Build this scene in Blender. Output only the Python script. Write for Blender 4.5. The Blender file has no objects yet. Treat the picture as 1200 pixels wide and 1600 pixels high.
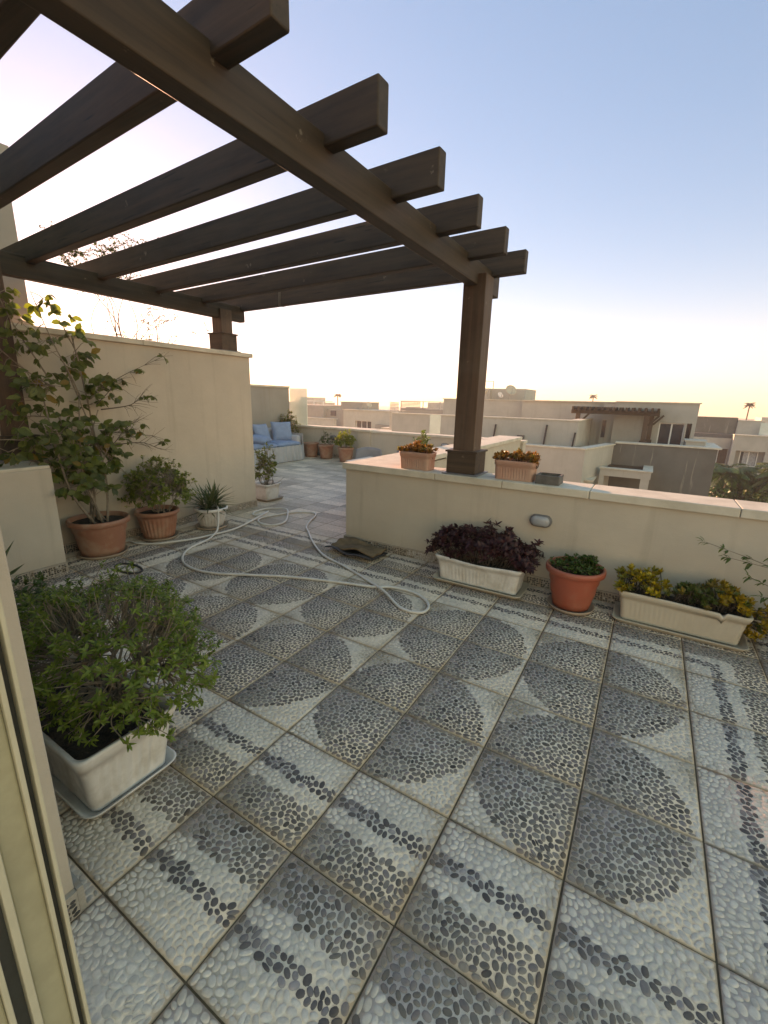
import bpy, bmesh, math, random
import numpy as np
from mathutils import Vector, Matrix, noise as mnoise

random.seed(7)
RNG = np.random.default_rng(11)
sc = bpy.context.scene
COL = sc.collection
T = 0.42                      # side of one floor tile (m)
PI = math.pi

# ------------------------------------------------------------------ materials
def new_mat(name):
    m = bpy.data.materials.new(name)
    m.use_nodes = True
    nt = m.node_tree
    b = nt.nodes['Principled BSDF']
    return m, nt, b

def N(nt, t, **kw):
    n = nt.nodes.new(t)
    for k, v in kw.items():
        if k.startswith('_'):
            setattr(n, k[1:], v)
        else:
            n.inputs[k.replace('__', ' ')].default_value = v
    return n

def L(nt, a, b):
    nt.links.new(a, b)

def mapping(nt, scale=(1, 1, 1), coord='Object'):
    tc = N(nt, 'ShaderNodeTexCoord')
    mp = N(nt, 'ShaderNodeMapping')
    mp.inputs['Scale'].default_value = scale
    L(nt, tc.outputs[coord], mp.inputs['Vector'])
    return mp.outputs['Vector']

def ramp(nt, fac, stops):
    r = N(nt, 'ShaderNodeValToRGB')
    el = r.color_ramp.elements
    while len(el) > 1:
        el.remove(el[-1])
    el[0].position = stops[0][0]
    el[0].color = (*stops[0][1], 1) if len(stops[0][1]) == 3 else stops[0][1]
    for p, c in stops[1:]:
        e = el.new(p)
        e.color = (*c, 1) if len(c) == 3 else c
    L(nt, fac, r.inputs['Fac'])
    return r.outputs['Color']

def mix(nt, fac, a, b, blend='MIX'):
    m = N(nt, 'ShaderNodeMix', _data_type='RGBA', _blend_type=blend)
    for sock, val in ((m.inputs[0], fac), (m.inputs[6], a), (m.inputs[7], b)):
        if hasattr(val, 'is_linked') or hasattr(val, 'links'):
            L(nt, val, sock)
        elif isinstance(val, (int, float)):
            sock.default_value = val
        else:
            sock.default_value = (*val, 1) if len(val) == 3 else val
    return m.outputs[2]

def noise_tex(nt, vec, scale, detail=4, rough=0.55):
    n = N(nt, 'ShaderNodeTexNoise', Scale=scale, Detail=detail, Roughness=rough)
    L(nt, vec, n.inputs['Vector'])
    return n.outputs['Fac']

def bump(nt, b, h, strength=0.3, dist=0.01):
    bp = N(nt, 'ShaderNodeBump', Strength=strength, Distance=dist)
    L(nt, h, bp.inputs['Height'])
    L(nt, bp.outputs['Normal'], b.inputs['Normal'])

def c_mul(c, k):
    return tuple(min(1, x * k) for x in c)

def plain(name, col, rough=0.6, var=0.15, scale=8, bs=0.0, bscale=120, dirt=None, dirt_amt=0.4, dirt_scale=3.0, coord='Object', metallic=0.0, dist=0.003):
    """A surface whose colour wanders a little, with optional dirt blotches and a fine bump."""
    m, nt, b = new_mat(name)
    v = mapping(nt, coord=coord)
    f = noise_tex(nt, v, scale)
    c = ramp(nt, f, [(0.3, c_mul(col, 1 - var)), (0.7, c_mul(col, 1 + var))])
    if dirt is not None:
        d = noise_tex(nt, v, dirt_scale, 6, 0.65)
        fac = ramp(nt, d, [(0.45, (0, 0, 0)), (0.75, (dirt_amt,) * 3)])
        c = mix(nt, fac, c, dirt)
    L(nt, c, b.inputs['Base Color'])
    b.inputs['Roughness'].default_value = rough
    b.inputs['Metallic'].default_value = metallic
    if bs > 0:
        h = noise_tex(nt, v, bscale, 3)
        bump(nt, b, h, bs, dist)
    return m

def stucco(name, col, streak=0.25, dirt=(0.23, 0.19, 0.14), base_z=None, blotch=0.35):
    """Painted cement render: fine grain, faint blotches, rain streaks running down."""
    m, nt, b = new_mat(name)
    v = mapping(nt)
    f = noise_tex(nt, v, 1.3, 5, 0.6)
    c = ramp(nt, f, [(0.3, c_mul(col, 0.88)), (0.72, c_mul(col, 1.07))])
    f2 = noise_tex(nt, v, 0.7, 8, 0.7)
    c = mix(nt, ramp(nt, f2, [(0.5, (0, 0, 0)), (0.8, (blotch,) * 3)]), c, c_mul(col, 0.72))
    vs = mapping(nt, (5.0, 5.0, 0.35))
    f3 = noise_tex(nt, vs, 1.6, 6, 0.65)
    c = mix(nt, ramp(nt, f3, [(0.55, (0, 0, 0)), (0.78, (streak,) * 3)]), c, dirt)
    if base_z is not None:                       # splash dirt near the foot of the wall
        sep = N(nt, 'ShaderNodeSeparateXYZ')
        geo = N(nt, 'ShaderNodeNewGeometry')
        L(nt, geo.outputs['Position'], sep.inputs[0])
        mr = N(nt, 'ShaderNodeMapRange')
        mr.inputs['From Min'].default_value = base_z
        mr.inputs['From Max'].default_value = base_z + 0.22
        mr.inputs['To Min'].default_value = 0.55
        mr.inputs['To Max'].default_value = 0.0
        L(nt, sep.outputs['Z'], mr.inputs['Value'])
        mm = N(nt, 'ShaderNodeMath', _operation='MULTIPLY')
        L(nt, mr.outputs[0], mm.inputs[0])
        L(nt, noise_tex(nt, v, 6, 6, 0.7), mm.inputs[1])
        c = mix(nt, mm.outputs[0], c, dirt)
    L(nt, c, b.inputs['Base Color'])
    b.inputs['Roughness'].default_value = 0.85
    b.inputs['Specular IOR Level'].default_value = 0.25
    h = noise_tex(nt, v, 140, 4, 0.6)
    h2 = noise_tex(nt, mapping(nt, (1, 1, 1.8)), 9, 5, 0.55)      # trowel marks
    hm = N(nt, 'ShaderNodeMath', _operation='MULTIPLY_ADD')
    L(nt, h2, hm.inputs[0]); hm.inputs[1].default_value = 1.6; L(nt, h, hm.inputs[2])
    bump(nt, b, hm.outputs[0], 0.35, 0.005)
    return m

def wood(name, axis, dark=(0.024, 0.015, 0.010), light=(0.085, 0.050, 0.030), grey=(0.075, 0.058, 0.045), greyamt=0.4):
    """Weathered stained timber, grain along the given axis."""
    m, nt, b = new_mat(name)
    s = [22, 22, 22]
    s[axis] = 0.9
    v = mapping(nt, tuple(s))
    f = noise_tex(nt, v, 1.0, 7, 0.62)
    c = ramp(nt, f, [(0.28, dark), (0.5, tuple((a + d) / 2 for a, d in zip(dark, light))), (0.74, light)])
    v2 = mapping(nt)
    f2 = noise_tex(nt, v2, 2.3, 6, 0.65)
    c = mix(nt, ramp(nt, f2, [(0.42, (0, 0, 0)), (0.72, (greyamt,) * 3)]), c, grey)
    sc_ = [34, 34, 34]; sc_[axis] = 0.55
    f3 = noise_tex(nt, mapping(nt, tuple(sc_)), 1.0, 3, 0.5)        # drying cracks along the grain
    c = mix(nt, ramp(nt, f3, [(0.66, (0, 0, 0)), (0.70, (0.85,) * 3)]), c, (0.010, 0.007, 0.005))
    f4 = noise_tex(nt, v2, 9, 5, 0.7)                # pale scuffs and droppings
    c = mix(nt, ramp(nt, f4, [(0.655, (0, 0, 0)), (0.72, (0.6,) * 3)]), c, (0.26, 0.22, 0.17))
    L(nt, c, b.inputs['Base Color'])
    b.inputs['Roughness'].default_value = 0.62
    b.inputs['Specular IOR Level'].default_value = 0.35
    bump(nt, b, f, 0.35, 0.004)
    return m

def leaf_mat(name, trans=0.45, rough=0.45):
    m, nt, b = new_mat(name)
    a = N(nt, 'ShaderNodeAttribute', _attribute_name='tint')
    v = mapping(nt)
    f = noise_tex(nt, v, 60, 2)
    c = mix(nt, 0.5, a.outputs['Color'], ramp(nt, f, [(0.3, (0.55,) * 3), (0.7, (1.0,) * 3)]), 'MULTIPLY')
    L(nt, c, b.inputs['Base Color'])
    b.inputs['Roughness'].default_value = rough
    t = N(nt, 'ShaderNodeBsdfTranslucent')
    c2 = mix(nt, 1.0, c, (1.5, 1.6, 0.7, 1), 'MULTIPLY')
    L(nt, c2, t.inputs['Color'])
    ms = N(nt, 'ShaderNodeMixShader')
    ms.inputs[0].default_value = trans
    out = nt.nodes['Material Output']
    L(nt, b.outputs[0], ms.inputs[1])
    L(nt, t.outputs[0], ms.inputs[2])
    L(nt, ms.outputs[0], out.inputs['Surface'])
    return m

def glass_mat(name, tint=(0.72, 0.85, 0.78), alpha=0.5):
    m, nt, b = new_mat(name)
    v = mapping(nt)
    f = noise_tex(nt, v, 3, 5, 0.7)
    L(nt, ramp(nt, f, [(0.3, c_mul(tint, 0.85)), (0.7, tint)]), b.inputs['Base Color'])
    b.inputs['Roughness'].default_value = 0.25
    b.inputs['Alpha'].default_value = alpha
    return m

M = {}
M['stucco'] = stucco('cream_render', (0.54, 0.475, 0.395), base_z=0.0, streak=.28, blotch=.45)
M['stucco_far'] = stucco('beige_render', (0.44, 0.42, 0.375), streak=0.35)
M['stucco_grey'] = stucco('grey_render', (0.30, 0.29, 0.265), streak=0.35)
M['stucco_pale'] = stucco('pale_render', (0.50, 0.48, 0.42), streak=0.3)
M['cap'] = plain('limestone_coping', (0.60, 0.55, 0.455), 0.7, 0.10, 5, 0.2, 90, dirt=(0.33, 0.28, 0.21), dirt_amt=0.55, dirt_scale=4)
M['wood_x'] = wood('weathered_timber_x', 0)
M['wood_y'] = wood('weathered_timber_y', 1)
M['wood_z'] = wood('weathered_timber_z', 2, dark=(0.042, 0.020, 0.012), light=(0.13, 0.068, 0.042), grey=(0.14, 0.105, 0.082))
M['terra'] = plain('terracotta_plastic', (0.42, 0.165, 0.105), 0.5, 0.10, 6, 0.1, 60, dirt=(0.44, 0.34, 0.26), dirt_amt=0.8, dirt_scale=6)
M['terra_red'] = plain('red_plastic', (0.43, 0.085, 0.048), 0.42, 0.08, 6, 0.08, 60, dirt=(0.33, 0.20, 0.14), dirt_amt=0.35, dirt_scale=5)
M['terra_pink'] = plain('pink_plastic', (0.50, 0.25, 0.185), 0.5, 0.08, 6, 0.08, 60, dirt=(0.42, 0.33, 0.26), dirt_amt=0.5, dirt_scale=6)
M['white_pl'] = plain('white_plastic', (0.66, 0.655, 0.63), 0.42, 0.06, 5, 0.06, 50, dirt=(0.34, 0.28, 0.21), dirt_amt=0.65, dirt_scale=7)
M['cream_pl'] = plain('cream_plastic', (0.55, 0.48, 0.385), 0.5, 0.08, 5, 0.08, 50, dirt=(0.32, 0.26, 0.19), dirt_amt=0.45, dirt_scale=5)
M['saucer'] = plain('dusty_saucer', (0.40, 0.29, 0.22), 0.7, 0.15, 8, 0.15, 60, dirt=(0.30, 0.24, 0.18), dirt_amt=0.6, dirt_scale=7)
M['soil'] = plain('potting_soil', (0.035, 0.026, 0.019), 0.95, 0.5, 40, 0.9, 70, dirt=(0.10, 0.075, 0.05), dirt_amt=0.7, dirt_scale=18, dist=0.02)
M['leaf'] = leaf_mat('leaf_surface')
M['leaf_dense'] = leaf_mat('dense_leaf_surface', 0.10)
M['stalk'] = plain('green_stalk', (0.06, 0.09, 0.03), 0.6, 0.2, 20)
M['leaf_thick'] = leaf_mat('succulent_surface', 0.2, 0.4)
M['bark'] = plain('pale_bark', (0.24, 0.19, 0.145), 0.85, 0.3, 30, 0.4, 80)
M['bark_dk'] = plain('dark_bark', (0.10, 0.075, 0.055), 0.85, 0.3, 30, 0.4, 80)
M['hose'] = plain('pale_hose_rubber', (0.62, 0.61, 0.57), 0.4, 0.06, 9, 0, dirt=(0.4, 0.35, 0.28), dirt_amt=0.4, dirt_scale=6)
M['rubber'] = plain('black_rubber', (0.022, 0.022, 0.024), 0.6, 0.3, 20, 0.2, 80, dirt=(0.12, 0.105, 0.09), dirt_amt=0.4, dirt_scale=8)
M['mat_cloth'] = plain('brown_coir', (0.15, 0.095, 0.055), 0.95, 0.3, 15, 0.6, 160, dirt=(0.26, 0.19, 0.12), dirt_amt=0.5, dirt_scale=6)
M['blue'] = plain('blue_cotton', (0.15, 0.265, 0.40), 0.9, 0.08, 9, 0.25, 200, coord='Object')
M['sheet'] = plain('grey_white_cotton', (0.38, 0.40, 0.42), 0.9, 0.07, 6, 0.25, 180)
M['chair'] = plain('grey_plastic', (0.22, 0.24, 0.27), 0.5, 0.1, 9)
M['tabletop'] = plain('pale_table_laminate', (0.55, 0.48, 0.38), 0.5, 0.1, 6)
M['alu'] = plain('cream_aluminium', (0.50, 0.46, 0.345), 0.42, 0.05, 12, 0.08, 300, dirt=(0.35, 0.31, 0.20), dirt_amt=0.3, dirt_scale=9)
M['alu_olive'] = plain('olive_aluminium', (0.36, 0.33, 0.22), 0.45, 0.08, 12, 0.08, 300, dirt=(0.22, 0.19, 0.12), dirt_amt=0.5, dirt_scale=7)
M['alu_dk'] = plain('dark_gasket', (0.045, 0.05, 0.045), 0.6, 0.2, 20)
M['alu_white'] = plain('white_aluminium', (0.70, 0.70, 0.68), 0.4, 0.05, 12)
M['pane'] = plain('dark_glazing', (0.035, 0.045, 0.055), 0.06, 0.2, 1.5)
M['curtain'] = plain('pale_curtain', (0.38, 0.40, 0.42), 0.8, 0.35, 9)
M['glass'] = glass_mat('frosted_glass', (0.74, 0.86, 0.78), 0.62)
M['ash'] = plain('charcoal_concrete', (0.095, 0.09, 0.085), 0.9, 0.2, 20, 0.5, 90, dirt=(0.28, 0.25, 0.21), dirt_amt=0.3, dirt_scale=12)
M['lamp_metal'] = plain('grey_cast_metal', (0.13, 0.135, 0.14), 0.5, 0.15, 12, 0.15, 100)
M['lamp_glass'] = plain('milky_lamp_glass', (0.30, 0.33, 0.35), 0.22, 0.08, 8)
M['steel'] = plain('galvanised_steel', (0.36, 0.35, 0.33), 0.5, 0.15, 9)
M['dish'] = plain('beige_dish_paint', (0.50, 0.45, 0.36), 0.5, 0.1, 4, dirt=(0.25, 0.2, 0.15), dirt_amt=0.4)
M['gravel'] = plain('dark_gravel', (0.11, 0.11, 0.11), 0.95, 0.4, 30, 0.6, 30, dist=0.02)
M['earth'] = plain('dry_earth', (0.20, 0.165, 0.12), 0.95, 0.25, 0.05, 0.3, 2, dirt=(0.07, 0.08, 0.04), dirt_amt=0.5, dirt_scale=0.03)
M['twine'] = plain('old_wire', (0.32, 0.29, 0.25), 0.7, 0.1, 20)

M['louvre'] = plain('painted_louvre', (0.52, 0.48, 0.42), 0.6, 0.08, 3)

# pebbles / grout: colour per pebble comes from the mesh, ground-in sand gathers along the tile joints
def pebble_mat(name, is_grout):
    m, nt, b = new_mat(name)
    a = N(nt, 'ShaderNodeAttribute', _attribute_name='tint')
    v = mapping(nt)
    f = noise_tex(nt, v, 90, 4, 0.6)
    c = mix(nt, 0.55, a.outputs['Color'], ramp(nt, f, [(0.3, (0.62,) * 3), (0.7, (1.0,) * 3)]), 'MULTIPLY')
    # distance to the nearest joint in tile units
    sep = N(nt, 'ShaderNodeSeparateXYZ')
    tc = N(nt, 'ShaderNodeTexCoord')
    L(nt, tc.outputs['Object'], sep.inputs[0])
    ds = []
    for ax in 'XY':
        d = N(nt, 'ShaderNodeMath', _operation='DIVIDE')
        L(nt, sep.outputs[ax], d.inputs[0]); d.inputs[1].default_value = T
        p = N(nt, 'ShaderNodeMath', _operation='PINGPONG')
        L(nt, d.outputs[0], p.inputs[0]); p.inputs[1].default_value = 0.5
        ds.append(p.outputs[0])
    mn = N(nt, 'ShaderNodeMath', _operation='MINIMUM')
    L(nt, ds[0], mn.inputs[0]); L(nt, ds[1], mn.inputs[1])
    big = noise_tex(nt, v, 1.1, 5, 0.6)
    wid = N(nt, 'ShaderNodeMapRange')
    wid.inputs['From Min'].default_value = 0.38; wid.inputs['From Max'].default_value = 0.68
    wid.inputs['To Min'].default_value = 0.03; wid.inputs['To Max'].default_value = 0.26
    L(nt, big, wid.inputs['Value'])
    dv = N(nt, 'ShaderNodeMath', _operation='DIVIDE')
    L(nt, mn.outputs[0], dv.inputs[0]); L(nt, wid.outputs[0], dv.inputs[1])
    sandy = noise_tex(nt, v, 14, 6, 0.7)
    ad = N(nt, 'ShaderNodeMath', _operation='MULTIPLY_ADD')
    L(nt, sandy, ad.inputs[0]); ad.inputs[1].default_value = 0.9; L(nt, dv.outputs[0], ad.inputs[2])
    top = 0.85 if is_grout else 0.55
    fac = ramp(nt, ad.outputs[0], [(0.35, (top,) * 3), (1.25, (0, 0, 0))])
    c = mix(nt, fac, c, (0.34, 0.21, 0.125))
    # broad dusty patches
    f5 = noise_tex(nt, v, 0.8, 7, 0.65)
    c = mix(nt, ramp(nt, f5, [(0.5, (0, 0, 0)), (0.75, ((0.28 if is_grout else 0.20),) * 3)]), c, (0.50, 0.385, 0.29))
    L(nt, c, b.inputs['Base Color'])
    b.inputs['Roughness'].default_value = 0.9 if is_grout else 0.55
    b.inputs['Specular IOR Level'].default_value = 0.15 if is_grout else 0.28
    if is_grout:
        bump(nt, b, noise_tex(nt, v, 260, 3), 0.3, 0.002)
    return m
M['pebble'] = pebble_mat('mosaic_pebbles', False)
M['grout'] = pebble_mat('mosaic_grout', True)
M['joint'] = plain('tile_joint_dirt', (0.16, 0.10, 0.062), 0.95, 0.3, 20, 0.4, 60, dirt=(0.22, 0.16, 0.10), dirt_amt=0.6, dirt_scale=4)

# ------------------------------------------------------------------ objects
def thing(name, label, cat, loc=(0, 0, 0), group=None):
    o = bpy.data.objects.new(name, None)
    o.empty_display_size = 0.1
    COL.objects.link(o)
    o.location = loc
    o['label'] = label
    o['category'] = cat
    if group:
        o['group'] = group
    return o

def wloc(o):
    p = Vector((0, 0, 0))
    while o is not None:
        p += Vector(o.location)
        o = o.parent
    return p

def tag(o, label, cat, group=None):
    o['label'] = label; o['category'] = cat
    if group:
        o['group'] = group
    return o

def mesh_obj(name, V, F, mat, parent=None, smooth=False, tint=None, loc=None, mats=None, fmat=None):
    """V world coordinates; faces list or list of arrays."""
    V = np.asarray(V, dtype=np.float64).reshape(-1, 3)
    base = np.array(wloc(parent)) if parent is not None else np.zeros(3)
    own = np.zeros(3) if loc is None else np.array(loc, float) - base
    me = bpy.data.meshes.new(name)
    W = V - base - own
    if isinstance(F, np.ndarray):
        F = [F]
    if len(F) and isinstance(F[0], np.ndarray):
        idx = np.concatenate([f.ravel() for f in F]).astype(np.int32)
        tot = np.concatenate([np.full(len(f), f.shape[1], dtype=np.int32) for f in F])
    else:
        idx = np.array([i for f in F for i in f], dtype=np.int32)
        tot = np.array([len(f) for f in F], dtype=np.int32)
    start = np.concatenate([[0], np.cumsum(tot)[:-1]]).astype(np.int32)
    me.vertices.add(len(W)); me.vertices.foreach_set('co', W.astype(np.float32).ravel())
    me.loops.add(len(idx)); me.loops.foreach_set('vertex_index', idx)
    me.polygons.add(len(tot)); me.polygons.foreach_set('loop_start', start); me.polygons.foreach_set('loop_total', tot)
    if fmat is not None:
        me.polygons.foreach_set('material_index', np.asarray(fmat, dtype=np.int32))
    me.polygons.foreach_set('use_smooth', np.full(len(tot), bool(smooth)))
    if tint is not None:
        at = me.color_attributes.new('tint', 'FLOAT_COLOR', 'POINT')
        c = np.ones((len(W), 4), dtype=np.float32); c[:, :3] = tint
        at.data.foreach_set('color', c.ravel())
    me.update(calc_edges=True)
    me.validate()
    for mm in (mats or [mat]):
        me.materials.append(mm)
    o = bpy.data.objects.new(name, me)
    COL.objects.link(o)
    if parent is not None:
        o.parent = parent
    o.location = own
    return o

class MB:
    """Collects boxes and other simple solids (world coordinates) and links them as ONE object."""
    def __init__(s):
        s.bm = bmesh.new()
    def box(s, lo, hi, bev=0.0, rot=0.0, piv=None, seg=2):
        lo, hi = Vector(lo), Vector(hi)
        r = bmesh.ops.create_cube(s.bm, size=1.0)
        vs = r['verts']
        c = (lo + hi) / 2; d = hi - lo
        for v in vs:
            v.co = Vector((v.co.x * d.x, v.co.y * d.y, v.co.z * d.z)) + c
        if bev > 0:
            es = list({e for v in vs for e in v.link_edges})
            rb = bmesh.ops.bevel(s.bm, geom=es, offset=bev, segments=seg, affect='EDGES', profile=0.5)
            vs = list({v for f in rb['faces'] for v in f.verts} | {v for v in vs if v.is_valid})
        if rot:
            p = Vector(piv) if piv is not None else c
            R = Matrix.Rotation(rot, 3, 'Z')
            for v in vs:
                v.co = R @ (v.co - p) + p
        return vs
    def bar(s, a, b, w, h=None, up=(0, 0, 1)):
        """rectangular bar from a to b"""
        a, b = Vector(a), Vector(b); h = h or w
        d = (b - a).normalized(); u = Vector(up)
        if abs(d.dot(u)) > 0.98:
            u = Vector((1, 0, 0))
        x = d.cross(u).normalized(); y = x.cross(d).normalized()
        vs = []
        for q in (a, b):
            for sx, sy in ((-1, -1), (1, -1), (1, 1), (-1, 1)):
                vs.append(s.bm.verts.new(q + x * sx * w / 2 + y * sy * h / 2))
        for f in ((0, 1, 2, 3), (7, 6, 5, 4), (0, 4, 5, 1), (1, 5, 6, 2), (2, 6, 7, 3), (3, 7, 4, 0)):
            s.bm.faces.new([vs[i] for i in f])
        return vs
    def prism(s, poly, z0, z1):
        n = len(poly)
        a = [s.bm.verts.new((p[0], p[1], z0)) for p in poly]
        b = [s.bm.verts.new((p[0], p[1], z1)) for p in poly]
        s.bm.faces.new(list(reversed(a))); s.bm.faces.new(b)
        for i in range(n):
            s.bm.faces.new([a[i], a[(i + 1) % n], b[(i + 1) % n], b[i]])
    def build(s, name, mat, parent=None, smooth=False):
        bmesh.ops.recalc_face_normals(s.bm, faces=s.bm.faces)
        V = [v.co.copy() for v in s.bm.verts]
        for i, v in enumerate(s.bm.verts):
            v.index = i
        F = [[v.index for v in f.verts] for f in s.bm.faces]
        s.bm.free()
        return mesh_obj(name, V, F, mat, parent, smooth)

def structure(o):
    o['kind'] = 'structure'
    return o

def boxes(name, mat, parent, *bx, bev=0.0):
    m = MB()
    for lo, hi in bx:
        m.box(lo, hi, bev)
    return m.build(name, mat, parent)

def loft(loops, close=True, cap0=False, cap1=False):
    """Loops: list of (n,3) arrays -> V, F"""
    n = len(loops[0]); V = np.concatenate(loops); F = []
    for k in range(len(loops) - 1):
        a, b = k * n, (k + 1) * n
        for i in range(n if close else n - 1):
            j = (i + 1) % n
            F.append((a + i, a + j, b + j, b + i))
    if cap0:
        F.append(tuple(range(n - 1, -1, -1)))
    if cap1:
        F.append(tuple(range((len(loops) - 1) * n, len(loops) * n)))
    return V, F

def lathe(cx, cy, prof, n=64, rib=None):
    """prof: (r,z) list; rib=(count, depth, z0, z1)"""
    th = np.linspace(0, 2 * PI, n, endpoint=False)
    loops = []
    for r, z in prof:
        rr = np.full(n, r)
        if rib and rib[2] < z < rib[3]:
            rr = r - rib[1] * (np.cos(th * rib[0]) > 0.0)
        loops.append(np.c_[cx + rr * np.cos(th), cy + rr * np.sin(th), np.full(n, z)])
    return loft(loops)

def join_vf(*vfs):
    V, F, o = [], [], 0
    for v, f in vfs:
        V.append(np.asarray(v)); F += [tuple(i + o for i in q) for q in f]; o += len(v)
    return np.concatenate(V), F

def spline(pts, per=8, closed=False):
    P = [Vector(p) for p in pts]; out = []
    n = len(P)
    for i in range(n - 1):
        p0 = P[max(i - 1, 0)]; p1 = P[i]; p2 = P[i + 1]; p3 = P[min(i + 2, n - 1)]
        for k in range(per):
            t = k / per
            out.append(0.5 * ((2 * p1) + (p2 - p0) * t + (2 * p0 - 5 * p1 + 4 * p2 - p3) * t * t + (3 * p1 - p0 - 3 * p2 + p3) * t ** 3))
    out.append(P[-1])
    return out

def tube_vf(pts, r0, r1=None, sides=6, rfun=None):
    P = np.array([tuple(p) for p in pts], float); n = len(P)
    r1 = r0 if r1 is None else r1
    tg = np.gradient(P, axis=0); tg /= np.linalg.norm(tg, axis=1)[:, None] + 1e-9
    up = np.array([0, 0, 1.0]) if abs(tg[0][2]) < 0.9 else np.array([1.0, 0, 0])
    loops = []
    x = np.cross(tg[0], up); x /= np.linalg.norm(x)
    for i in range(n):
        x = x - tg[i] * np.dot(x, tg[i]); x /= np.linalg.norm(x) + 1e-9
        y = np.cross(tg[i], x)
        r = r0 + (r1 - r0) * i / max(n - 1, 1)
        th = np.linspace(0, 2 * PI, sides, endpoint=False)
        loops.append(P[i] + r * (np.cos(th)[:, None] * x + np.sin(th)[:, None] * y))
    return loft(loops, True, True, True)

def tubes(name, lst, mat, parent, sides=5, smooth=True):
    """lst: (pts, r0, r1)"""
    V, F = join_vf(*[tube_vf(p, a, b, sides) for p, a, b in lst])
    return mesh_obj(name, V, F, mat, parent, smooth)

def leaves(name, P, D, U, Ln, Wd, tint, mat, parent, fold=0.25, droop=0.25, smooth=True, blunt=0.5):
    """One small folded blade per row: P base, D direction, U face-up hint."""
    P = np.asarray(P, float); n = len(P)
    D = np.asarray(D, float); D = D / (np.linalg.norm(D, axis=1)[:, None] + 1e-9)
    U = np.asarray(U, float)
    S = np.cross(D, U); S /= np.linalg.norm(S, axis=1)[:, None] + 1e-9
    Nn = np.cross(S, D)
    Ln = np.broadcast_to(np.asarray(Ln, float), (n,))[:, None]; Wd = np.broadcast_to(np.asarray(Wd, float), (n,))[:, None]
    w = Wd / 2
    b = P
    l1 = P + D * Ln * 0.33 + S * w + Nn * Ln * 0.03
    r1 = P + D * Ln * 0.33 - S * w + Nn * Ln * 0.03
    m1 = P + D * Ln * 0.35 - Nn * w * fold * 1.2 + Nn * Ln * 0.03
    l2 = P + D * Ln * 0.70 + S * w * blunt * 1.5 - Nn * Ln * droop * 0.25
    r2 = P + D * Ln * 0.70 - S * w * blunt * 1.5 - Nn * Ln * droop * 0.25
    m2 = P + D * Ln * 0.72 - Nn * (w * fold + Ln * droop * 0.25)
    t = P + D * Ln * (1 - 0.1 * droop) - Nn * Ln * droop * 0.7
    V = np.stack([b, l1, m1, r1, l2, m2, r2, t], axis=1).reshape(-1, 3)
    k = (np.arange(n) * 8)[:, None]
    tri = np.concatenate([k + np.array([[0, 2, 1]]), k + np.array([[0, 3, 2]]), k + np.array([[4, 5, 7]]), k + np.array([[5, 6, 7]])])
    quad = np.concatenate([k + np.array([[1, 2, 5, 4]]), k + np.array([[2, 3, 6, 5]])])
    tint = np.repeat(np.broadcast_to(np.asarray(tint, float), (n, 3)), 8, axis=0)
    return mesh_obj(name, V, [tri, quad], mat, parent, smooth, tint)

def rvec(n):
    v = RNG.normal(size=(n, 3)); return v / np.linalg.norm(v, axis=1)[:, None]

def shades(n, a, b, var=0.25):
    t = RNG.random(n)[:, None]
    c = np.array(a) * (1 - t) + np.array(b) * t
    return c * (1 + var * (RNG.random(n)[:, None] * 2 - 1))

def rosettes(tips, dirs, per, spread):
    """Leaf bases and directions: PER leaves fanning out around each tip direction."""
    n = len(tips); tips = np.asarray(tips, float); dirs = np.asarray(dirs, float)
    P = np.repeat(tips, per, axis=0); A = np.repeat(dirs, per, axis=0)
    R = rvec(n * per); R -= A * np.sum(R * A, axis=1)[:, None]; R /= np.linalg.norm(R, axis=1)[:, None] + 1e-9
    s = spread * (0.35 + 0.65 * RNG.random(n * per))[:, None]
    D = A * np.cos(s) + R * np.sin(s)
    U = A - D * np.sum(A * D, axis=1)[:, None] * 0.5
    U = U + 0.15 * rvec(n * per)
    return P, D, U

def stem_curve(a, b, wob=0.03, sag=0.0, k=6):
    a, b = Vector(a), Vector(b); L_ = (b - a).length
    m = a.lerp(b, 0.5) + Vector((random.uniform(-1, 1), random.uniform(-1, 1), random.uniform(-.4, .4))) * wob * 4 * L_ + Vector((0, 0, sag * L_))
    q = a.lerp(b, 0.25) + Vector((random.uniform(-1, 1), random.uniform(-1, 1), 0)) * wob * L_ + (m - a.lerp(b, .5)) * .75
    return spline([a, q, m, b], 3)

# ------------------------------------------------------------------ camera, sky, sun
R0 = np.array([0.85478462, 0.51841748, 0.02421903]); R1 = np.array([0.14981684, -0.20180559, -0.96789949]); R2 = np.array([-0.49688848, 0.83097402, -0.25016798])
cam_d = bpy.data.cameras.new('camera'); cam = bpy.data.objects.new('camera', cam_d); COL.objects.link(cam)
cam.matrix_world = Matrix(((R0[0], -R1[0], -R2[0], 1.70644), (R0[1], -R1[1], -R2[1], -1.29115), (R0[2], -R1[2], -R2[2], 1.56122), (0, 0, 0, 1)))
cam_d.sensor_fit = 'VERTICAL'; cam_d.sensor_height = 24.0; cam_d.lens = 24.0 * 681.322 / 1600.0
cam_d.clip_start = 0.02; cam_d.clip_end = 8000
sc.camera = cam

SUN_AZ, SUN_EL = math.radians(154.6), math.radians(9.9)
sd = Vector((math.cos(SUN_AZ) * math.cos(SUN_EL), math.sin(SUN_AZ) * math.cos(SUN_EL), math.sin(SUN_EL)))
sl = bpy.data.lights.new('sun', 'SUN'); sun = bpy.data.objects.new('sun', sl); COL.objects.link(sun)
sl.energy = 2.6; sl.angle = math.radians(0.6); sl.color = (1.0, 0.86, 0.68)
sun.rotation_euler = sd.to_track_quat('Z', 'Y').to_euler()
sun.location = (-10, 5, 8)

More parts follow.
